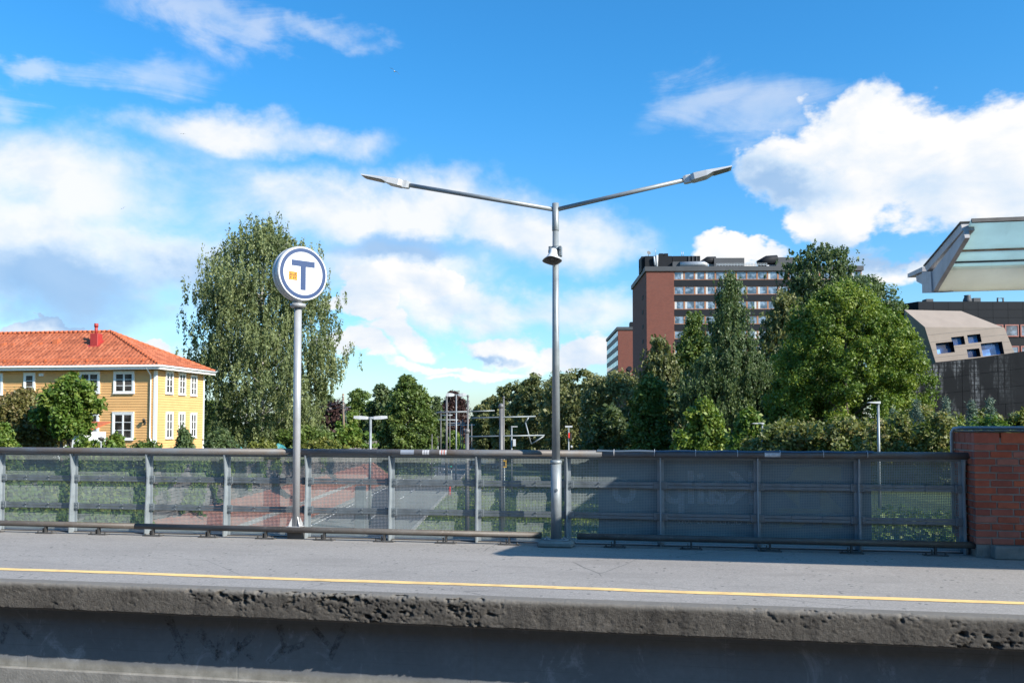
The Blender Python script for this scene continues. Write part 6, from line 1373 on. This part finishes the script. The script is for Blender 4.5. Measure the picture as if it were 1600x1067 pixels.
a = dl(1511.5, 461.5, 2); q = MB(); q.lathe([(0.45, zd - 0.05), (0.45, a.z - 0.5), (0.3, a.z - 0.15), (0.36, a.z)], (a.x, 2, 0), 14); q.build('roof_cowl', M['tgrey'], db)
a = dl(1563, 466, 2); q = MB(); q.tube([(a.x - 0.3, 2, zd - 0.02), (a.x - 0.3, 2, a.z), (a.x + 0.3, 2, a.z), (a.x + 0.3, 2, zd - 0.02)], 0.1, 6); q.build('roof_pipe', M['tgrey'], db)

# ------------------------------------------------------------------ street furniture below the bridge
M['mast'] = mat_galv('mast_steel', (0.15, 0.145, 0.145), 0.5, 0.3, 1.0, 0.2)
def mast(px, top, rpx, dep, label, arms=(), ball=False, taper=0.8):
    p = onD(px, top, dep); zb = ZR; root = empty('tram_mast', (p.x, p.y, zb), YAW, label, 'mast', 'tram masts along the street'); h = p.z - zb; r = rpx / FPX * dep
    q = MB(); q.tube([(0, 0, 0), (0, 0, h)], [r, r * taper], 12); q.build('pole', M['mast'], root)
    if ball: q = MB(); q.lathe([(r * 0.5, h - r * 0.5), (r * 1.1, h), (r * 1.25, h + r * 0.7), (r * 0.9, h + r * 1.6), (r * 0.2, h + r * 1.9)], n=12); q.build('ball_cap', M['mast'], root)
    for (xa, ya, xb_, yb) in arms:
        A_ = onD(xa, ya, dep) - p + Vector((0, 0, h)); B_ = onD(xb_, yb, dep) - p + Vector((0, 0, h)); A_ = mMi @ A_; B_ = mMi @ B_; q = MB(); q.tube([A_, B_], 0.036 * dep / 60 + 0.01, 8); q.build('arm', M['lamp_steel'], root)
    return root, p, h
mast(783, 637, 3.6, 52, 'thick ball-topped mast carrying the two nearest tram arms', [(737, 653, 837, 650.5), (733, 682, 851, 680)], True)
mast(730, 676, 3.6, 46, 'short thick ball-topped mast behind the fence', (), True)
mast(787, 622, 1.6, 74, 'slender mast right behind the thick ball-topped mast', [(826, 652, 821, 660), (821, 660, 830, 694), (830, 694, 850, 681)], True)
mast(731, 620, 1.7, 88, 'slender ball-capped mast with a long arm reaching right', [(683, 644, 731, 643), (731, 643, 773, 641.5)], True)
mast(698, 621, 1.7, 104, 'slender mast in front of the dark red-leaved tree', [(681, 645, 732, 643.5)], True)
for px, top, dep, lb, am in [(689, 641, 130, 'thin mast at the left of the tram mast row', [(678, 656, 716, 656)]), (703, 645, 140, 'thin mast behind the slender mast before the red-leaved tree', [(690, 649, 707, 648.5)]), (720, 657, 165, 'far thin mast just left of the long-armed mast', [(700, 664, 742, 664)]), (723, 655, 180, 'farthest thin mast in the tram mast row', [(690, 661, 727, 661)]), (737, 662, 150, 'thin mast right of the long-armed mast', ()), (675, 678, 115, 'low grey pole beside the green tree', ())]:
    mast(px, top, 0.9, dep, lb, am)
# two-headed street lamps
def twin_lamp(px, top, dep, label, hw, tilt, name='street_lamp', rpx=2.3):
    p = onD(px, top, dep); h = p.z - ZR; root = empty(name, (p.x, p.y, ZR), YAW, label, 'street lamp'); r = rpx / FPX * dep; s = dep / FPX
    q = MB(); q.tube([(0, 0, 0), (0, 0, h)], [r * 1.1, r * 0.85], 10); q.build('pole', M['lamp_steel'], root)
    q = MB(); q.tube([(-5 * s, 0, h - 1 * s), (5 * s, 0, h - 1 * s)], r * 0.8, 8); q.build('crossbar', M['lamp_steel'], root)
    for sg in (-1, 1):
        q = MB(); A_ = Vector((sg * 3 * s, 0, h - 1 * s)); d = Vector((sg * math.cos(tilt), 0, math.sin(tilt))); up_ = Vector((-sg * math.sin(tilt), 0, math.cos(tilt))); st = [(0, 1.6, 1.4), (3, 2.4, 2.4), (hw * 0.6, 3.0, 2.8), (hw, 2.6, 2.0)]; vs = []
        for u, w_, t in st:
            c = A_ + d * u * s
            for aa, bb in ((-1, -1), (1, -1), (1, 1), (-1, 1)): vs.append((c + Vector((0, aa * w_ * s, 0)) + up_ * (bb * t * s))[:])
        q.add(vs, [(3, 2, 1, 0), (12, 13, 14, 15)] + [(4 * i + j, 4 * i + (j + 1) % 4, 4 * i + 4 + (j + 1) % 4, 4 * i + 4 + j) for i in range(3) for j in range(4)]); hd = q.build('lamp_head', M['lumi'], root)
        q = MB(); c0_ = A_ + d * (4 * s) - up_ * (2.75 * s); c1_ = A_ + d * ((hw - 2) * s) - up_ * (2.75 * s); q.add([(c0_ + Vector((0, -1.8 * s, 0)))[:], (c1_ + Vector((0, -1.8 * s, 0)))[:], (c1_ + Vector((0, 1.8 * s, 0)))[:], (c0_ + Vector((0, 1.8 * s, 0)))[:]], [(0, 1, 2, 3)]); q.build('diffuser', M['curtain'], hd)
twin_lamp(579, 652, 62, 'two-headed street lamp with pale box heads beside the red brick bank', 23, 0.06)
twin_lamp(713, 616, 97, 'far two-headed street lamp in front of the dark red-leaved tree', 13, 0.04, rpx=1.2)
# grey control cabinet column by the street
p = onZ(563, 826, ZR); q = MB(); q.bbox(-0.33, 0.33, -0.3, 0.3, 0, 2.9, 0.03); cb = q.build('grey_column', M['galv']); cb.location = (p.x, p.y, ZR); cb.rotation_euler = (0, 0, YAW); tag(cb, 'plain grey sheet-metal column beside the two-headed street lamp', 'column')
# wooden utility pole with wires
M['wpole'] = plain('weathered_wood', (0.24, 0.17, 0.12), 0.9, var=0.2, scale=2); M['wire'] = plain('wire', (0.12, 0.12, 0.13), 0.6)
p = onD(536, 615, 108); zb = -0.6; up_ = empty('utility_pole', (p.x, p.y, zb), YAW, 'leaning wooden utility pole with slack wires', 'utility pole'); h = p.z - zb
q = MB(); q.tube([(0.15, 0, 0), (0, 0, h)], [0.16, 0.12], 8); q.build('pole', M['wpole'], up_)
for i, zz in enumerate((h - 0.4, h - 1.0, h - 1.5)):
    q = MB(); q.tube([(-0.02, -0.18, zz), (0.14, -0.18, zz + 0.08)], 0.06, 6); q.build('insulator', M['curtain'], up_)
    pts = []
    for t in np.linspace(0, 1, 14): pts.append((-9 * t, 10 * t, zz + 0.3 * t - 1.6 * math.sin(math.pi * min(1, t * 0.9)) * 0.5))
    q = MB(); q.tube(pts, 0.022, 4); q.build('wire', M['wire'], up_)
    q = MB(); q.tube([(3.5 * t, -16 * t, zz - 2.2 * t * (1.2 - 0.2 * t)) for t in np.linspace(0, 1, 8)], 0.022, 4); q.build('wire', M['wire'], up_)
q = MB(); q.tube([(0.0, -0.1, h - 1.75), (1.0, -0.2, h - 1.6)], 0.04, 6); q.build('bracket', M['galv'], up_)
# lamp column with equipment box, red signal, yellow sign plate
p = onD(799.5, 667, 92); h = p.z - ZR; o = empty('street_lamp', (p.x, p.y, ZR), YAW, 'slim street lamp with flat bent head and a pale box on its pole', 'street lamp')
q = MB(); q.tube([(0, 0, 0), (0, 0, h)], 0.08, 8); q.build('pole', M['lamp_steel'], o); q = MB(); q.box(-0.06, 0.62, -0.1, 0.1, h, h + 0.09); q.build('lamp_head', M['lumi'], o); z0_ = onD(799, 697, 92).z - ZR; z1_ = onD(799, 686, 92).z - ZR; q = MB(); q.bbox(0.12, 0.42, -0.25, 0.05, z0_, z1_, 0.02); q.build('box', M['curtain'], o)
M['redsig'] = plain('red_signal', (0.75, 0.045, 0.02), 0.5); 
p = onD(888.5, 668, 80); h = p.z - ZR; o = empty('signal', (p.x, p.y, ZR), YAW, 'tram signal with orange-red panel and white plate on top', 'signal'); s = 80 / FPX
q = MB(); q.tube([(0, 0, 0), (0, 0, h + 2 * s)], 0.06, 8); q.build('pole', M['lamp_steel'], o); q = MB(); q.box(-5.5 * s, 5.8 * s, -0.09, -0.065, h + 0.5 * s, h + 3 * s); q.build('plate', M['curtain'], o); q = MB(); q.box(-0.6 * s, 1.8 * s, -0.12, -0.065, h - 16 * s, h - 8 * s); q.build('panel', M['redsig'], o); q = MB(); q.bbox(1.9 * s, 5 * s, -0.15, 0.15, h - 20 * s, h - 9 * s, 0.02); q.build('lamp_housing', M['black'], o); q = MB(); q.lathe([(0.02, -0.1), (0.12, 0), (0.12, 0.12), (0.02, 0.2)], (0.25, 0, h - 31 * s), 10); q.build('bell', M['alu'], o)
M['yelsign'] = plain('yellow_sign', (0.75, 0.42, 0.02), 0.5)
p = onD(788, 724, 60); h = p.z - ZR; o = empty('street_sign', (p.x, p.y, ZR), YAW, 'small yellow sign plate on a thin pole beside the thick mast', 'sign'); s = 60 / FPX
q = MB(); q.tube([(0, 0.03, 0), (0, 0.03, h + 12 * s)], 0.045, 8); q.build('pole', M['lamp_steel'], o); q = MB(); q.bbox(-4 * s, 4 * s, -0.04, -0.02, h - 6 * s, h + 6 * s, 0.004); pl = q.build('plate', M['yelsign'], o); q = MB(); q.box(-1.8 * s, 1.8 * s, -0.046, -0.042, h - 3.5 * s, h + 3.5 * s); q.build('symbol', M['black'], pl)
p = onZ(703, 776, ZR); q = MB(); q.lathe([(0.16, 0), (0.13, 0.9), (0.05, 1.0)], n=10); o = q.build('traffic_bollard', M['redsig']); o.location = (p.x, p.y, ZR); tag(o, 'small orange-red bollard at the kerb of the grass verge', 'bollard')
# traffic light left of masts and its green lens
M['green'] = plain('green_lens', (0.02, 0.45, 0.33), 0.4)
for px, top, dep, lb in [(684, 684, 120, 'dark traffic light by the low grey pole'), (705, 716, 84, 'dark traffic light on a grey pole at the grass verge')]:
    p = onD(px, top, dep); h = p.z - ZR; o = empty('traffic_light', (p.x, p.y, ZR), YAW, lb, 'traffic light'); q = MB(); q.tube([(0, 0.12, 0), (0, 0.12, h + 0.2)], 0.07, 8); q.build('pole', M['lamp_steel'], o); q = MB(); q.bbox(-0.18, 0.18, -0.1, 0.12, h - 1.0, h + 0.1, 0.02); hs = q.build('housing', M['black'], o)
    for k in range(3): q = MB(); q.lathe([(0.09, 0), (0.09, 0.012)], (0, -0.101, h - 0.14 - k * 0.31), 12, M=Matrix.Rotation(math.pi / 2, 3, 'X')); q.build('lens', M['green'] if k == 2 else M['darkplate'], hs)
# two path lamps at the right
for px, top, dep, wpx, lb in [(1372, 627, 33, 13, 'taller path lamp with thin flat white head by the large bright tree'), (1191, 660, 46, 13, 'shorter path lamp with flat head among the shrubs')]:
    p = onD(px, top, dep); lt, dp_ = LD(p); zb = gz(lt, dp_); h = p.z - zb; s = dep / FPX; o = empty('path_lamp', (p.x, p.y, zb), YAW, lb, 'path lamp')
    q = MB(); q.tube([(0, 0, -0.1), (0, 0, h * 0.45), (0, 0, h - 0.08)], [0.055, 0.05, 0.045], 10); q.build('pole', M['lamp_steel'], o); q = MB(); q.prism([(2.2 * s, h - 0.09), (2.2 * s, h), (-12 * s, h - 0.02), (-16 * s, h - 0.05), (-12 * s, h - 0.065)], 'y', -0.11, 0.11); q.build('lamp_head', M['lumi'], o)
# parked vehicles under the trees at the end of the street
M['carpaint'] = plain('dark_car_paint', (0.02, 0.022, 0.03), 0.25, 0.3, var=0.05); M['vanpaint'] = plain('white_van_paint', (0.5, 0.5, 0.5), 0.35, var=0.05); M['tyre'] = plain('tyre', (0.015, 0.015, 0.015), 0.9); M['carglass'] = mat_glass('car_glass', (0.03, 0.035, 0.045), 0.05)
def vehicle(name, label, px, dep, paint, van, cat):
    lat = (px - 800) / FPX * dep; o = empty(name, W(lat, dep, ZR + 0.01)[:], YAW + 0.3, label, cat); L, Wd, H = (5.2, 1.95, 2.3) if van else (4.5, 1.8, 1.46)
    prof = [(-L / 2, 0.35), (-L / 2, 0.95), (-L / 2 + 0.25, 1.1), (-L / 2 + 0.95, H), (L / 2 - 0.2, H), (L / 2, 1.0), (L / 2, 0.35)] if van else [(-L / 2, 0.32), (-L / 2, 0.72), (-L / 2 + 1.2, 0.92), (-L / 2 + 1.95, H), (L / 2 - 1.2, H), (L / 2 - 0.5, 0.98), (L / 2, 0.9), (L / 2, 0.32)]
    q = MB(); q.prism([(-a_, b_) for a_, b_ in prof], 'x', -Wd / 2, Wd / 2)
    bd_ = q.build('body', paint, o); md = bd_.modifiers.new('b', 'BEVEL'); md.width = 0.09; md.segments = 3
    for sx in (-1, 1):
        q = MB(); x = sx * (Wd / 2 + 0.004); ys = (L / 2 - 1.35, -L / 2 + 1.6) if not van else (L / 2 - 1.15, -L / 2 + 3.4); q.add([(x, ys[0] + 0.3, 1.0), (x, ys[0] - 0.35, H - 0.14), (x, -L / 2 + (1.3 if not van else 2.6), H - 0.14), (x, ys[1] - 0.8 if not van else -L / 2 + 2.6, 1.0)], [(0, 1, 2, 3)]); q.build('side_window', M['carglass'], o)
        for y in (-L / 2 + 0.85, L / 2 - 0.85): q = MB(); q.tube([(sx * (Wd / 2 - 0.2), y, 0.32), (sx * (Wd / 2 + 0.01), y, 0.32)], 0.32, 16); wh = q.build('wheel', M['tyre'], o); q = MB(); q.tube([(sx * (Wd / 2 + 0.005), y, 0.32), (sx * (Wd / 2 + 0.02), y, 0.32)], 0.19, 12); q.build('rim', M['alu'], wh)
    f0 = (L / 2 - 1.2, 0.94) if not van else (L / 2 - 0.25, 1.14); f1 = (L / 2 - 1.93, H - 0.06) if not van else (L / 2 - 0.93, H - 0.08)
    for sgn in (1, -1):
        q = MB(); e = 0.015
        y0_, z0_ = (-L / 2 + (1.24 if not van else 0.27), 0.95 if not van else 1.14) if sgn == 1 else (L / 2 - (0.52 if not van else 0.02), 1.0 if not van else 1.15); y1_, z1_ = (-L / 2 + (1.9 if not van else 0.9), H - 0.08) if sgn == 1 else (L / 2 - (1.16 if not van else 0.19), H - 0.1)
        y0_, y1_ = -y0_, -y1_
        q.add([(-Wd / 2 + 0.15, y0_ + e * sgn, z0_ + e), (Wd / 2 - 0.15, y0_ + e * sgn, z0_ + e), (Wd / 2 - 0.22, y1_ + e * sgn, z1_ + e), (-Wd / 2 + 0.22, y1_ + e * sgn, z1_ + e)], [(0, 1, 2, 3)]); q.build('windscreen' if sgn == 1 else 'rear_window', M['carglass'], o)
    for sx in (-1, 1): q = MB(); q.bbox(sx * 0.62 - 0.16, sx * 0.62 + 0.16, -L / 2 - 0.012, -L / 2 + 0.05, 0.6, 0.74, 0.01); q.build('light', M['curtain'], o)
vehicle('parked_van', 'white van parked beneath the trees at the end of the street', 747, 150, M['vanpaint'], True, 'van'); vehicle('parked_car', 'dark car parked beneath the trees beside the white van', 770, 135, M['carpaint'], False, 'car')

# ------------------------------------------------------------------ gulls in the sky
M['gull'] = plain('gull_plumage', (0.45, 0.46, 0.48), 0.8, var=0.1); M['gull_dark'] = plain('gull_wing', (0.10, 0.11, 0.13), 0.8, var=0.1)
def gull(px, py, dep, roll, yaw, label, span=1.3):
    p = onD(px, py, dep); o = empty('gull', p[:], 0, label, 'bird'); o.rotation_euler = (0.25, roll, yaw)
    q = MB(); q.tube([(0, 0.24, 0.01), (0, 0.16, 0), (0, 0.02, -0.01), (0, -0.14, 0), (0, -0.2, 0.01), (0, -0.25, 0.0)], [0.02, 0.05, 0.075, 0.05, 0.042, 0.01], 8); q.build('body', M['gull'], o)
    for s in (-1, 1):
        q = MB(); st = [(0.03, -0.10, 0.10, 0.02), (0.30, -0.14, 0.06, 0.10), (span / 2, 0.02, 0.06, 0.0)]; vs = []
        for x, ya, yb, z in st: vs += [(s * x, ya, z), (s * x, yb, z), (s * x, yb, z + 0.012), (s * x, ya, z + 0.018)]
        q.add(vs, [(0, 1, 2, 3), (8, 11, 10, 9)] + [(4 * i + j, 4 * i + (j + 1) % 4, 4 * i + 4 + (j + 1) % 4, 4 * i + 4 + j) for i in range(2) for j in range(4)]); q.build('wing', M['gull_dark'], o)
gull(616.5, 112, 95, 0.62, 0.2, 'gull gliding in the open blue sky with wings spread'); gull(192.5, 325.5, 190, -0.6, 0.3, 'small distant gull in front of the white cloud'); gull(286, 209.5, 190, 0.0, 0.1, 'tiny distant gull above the cloud bank')
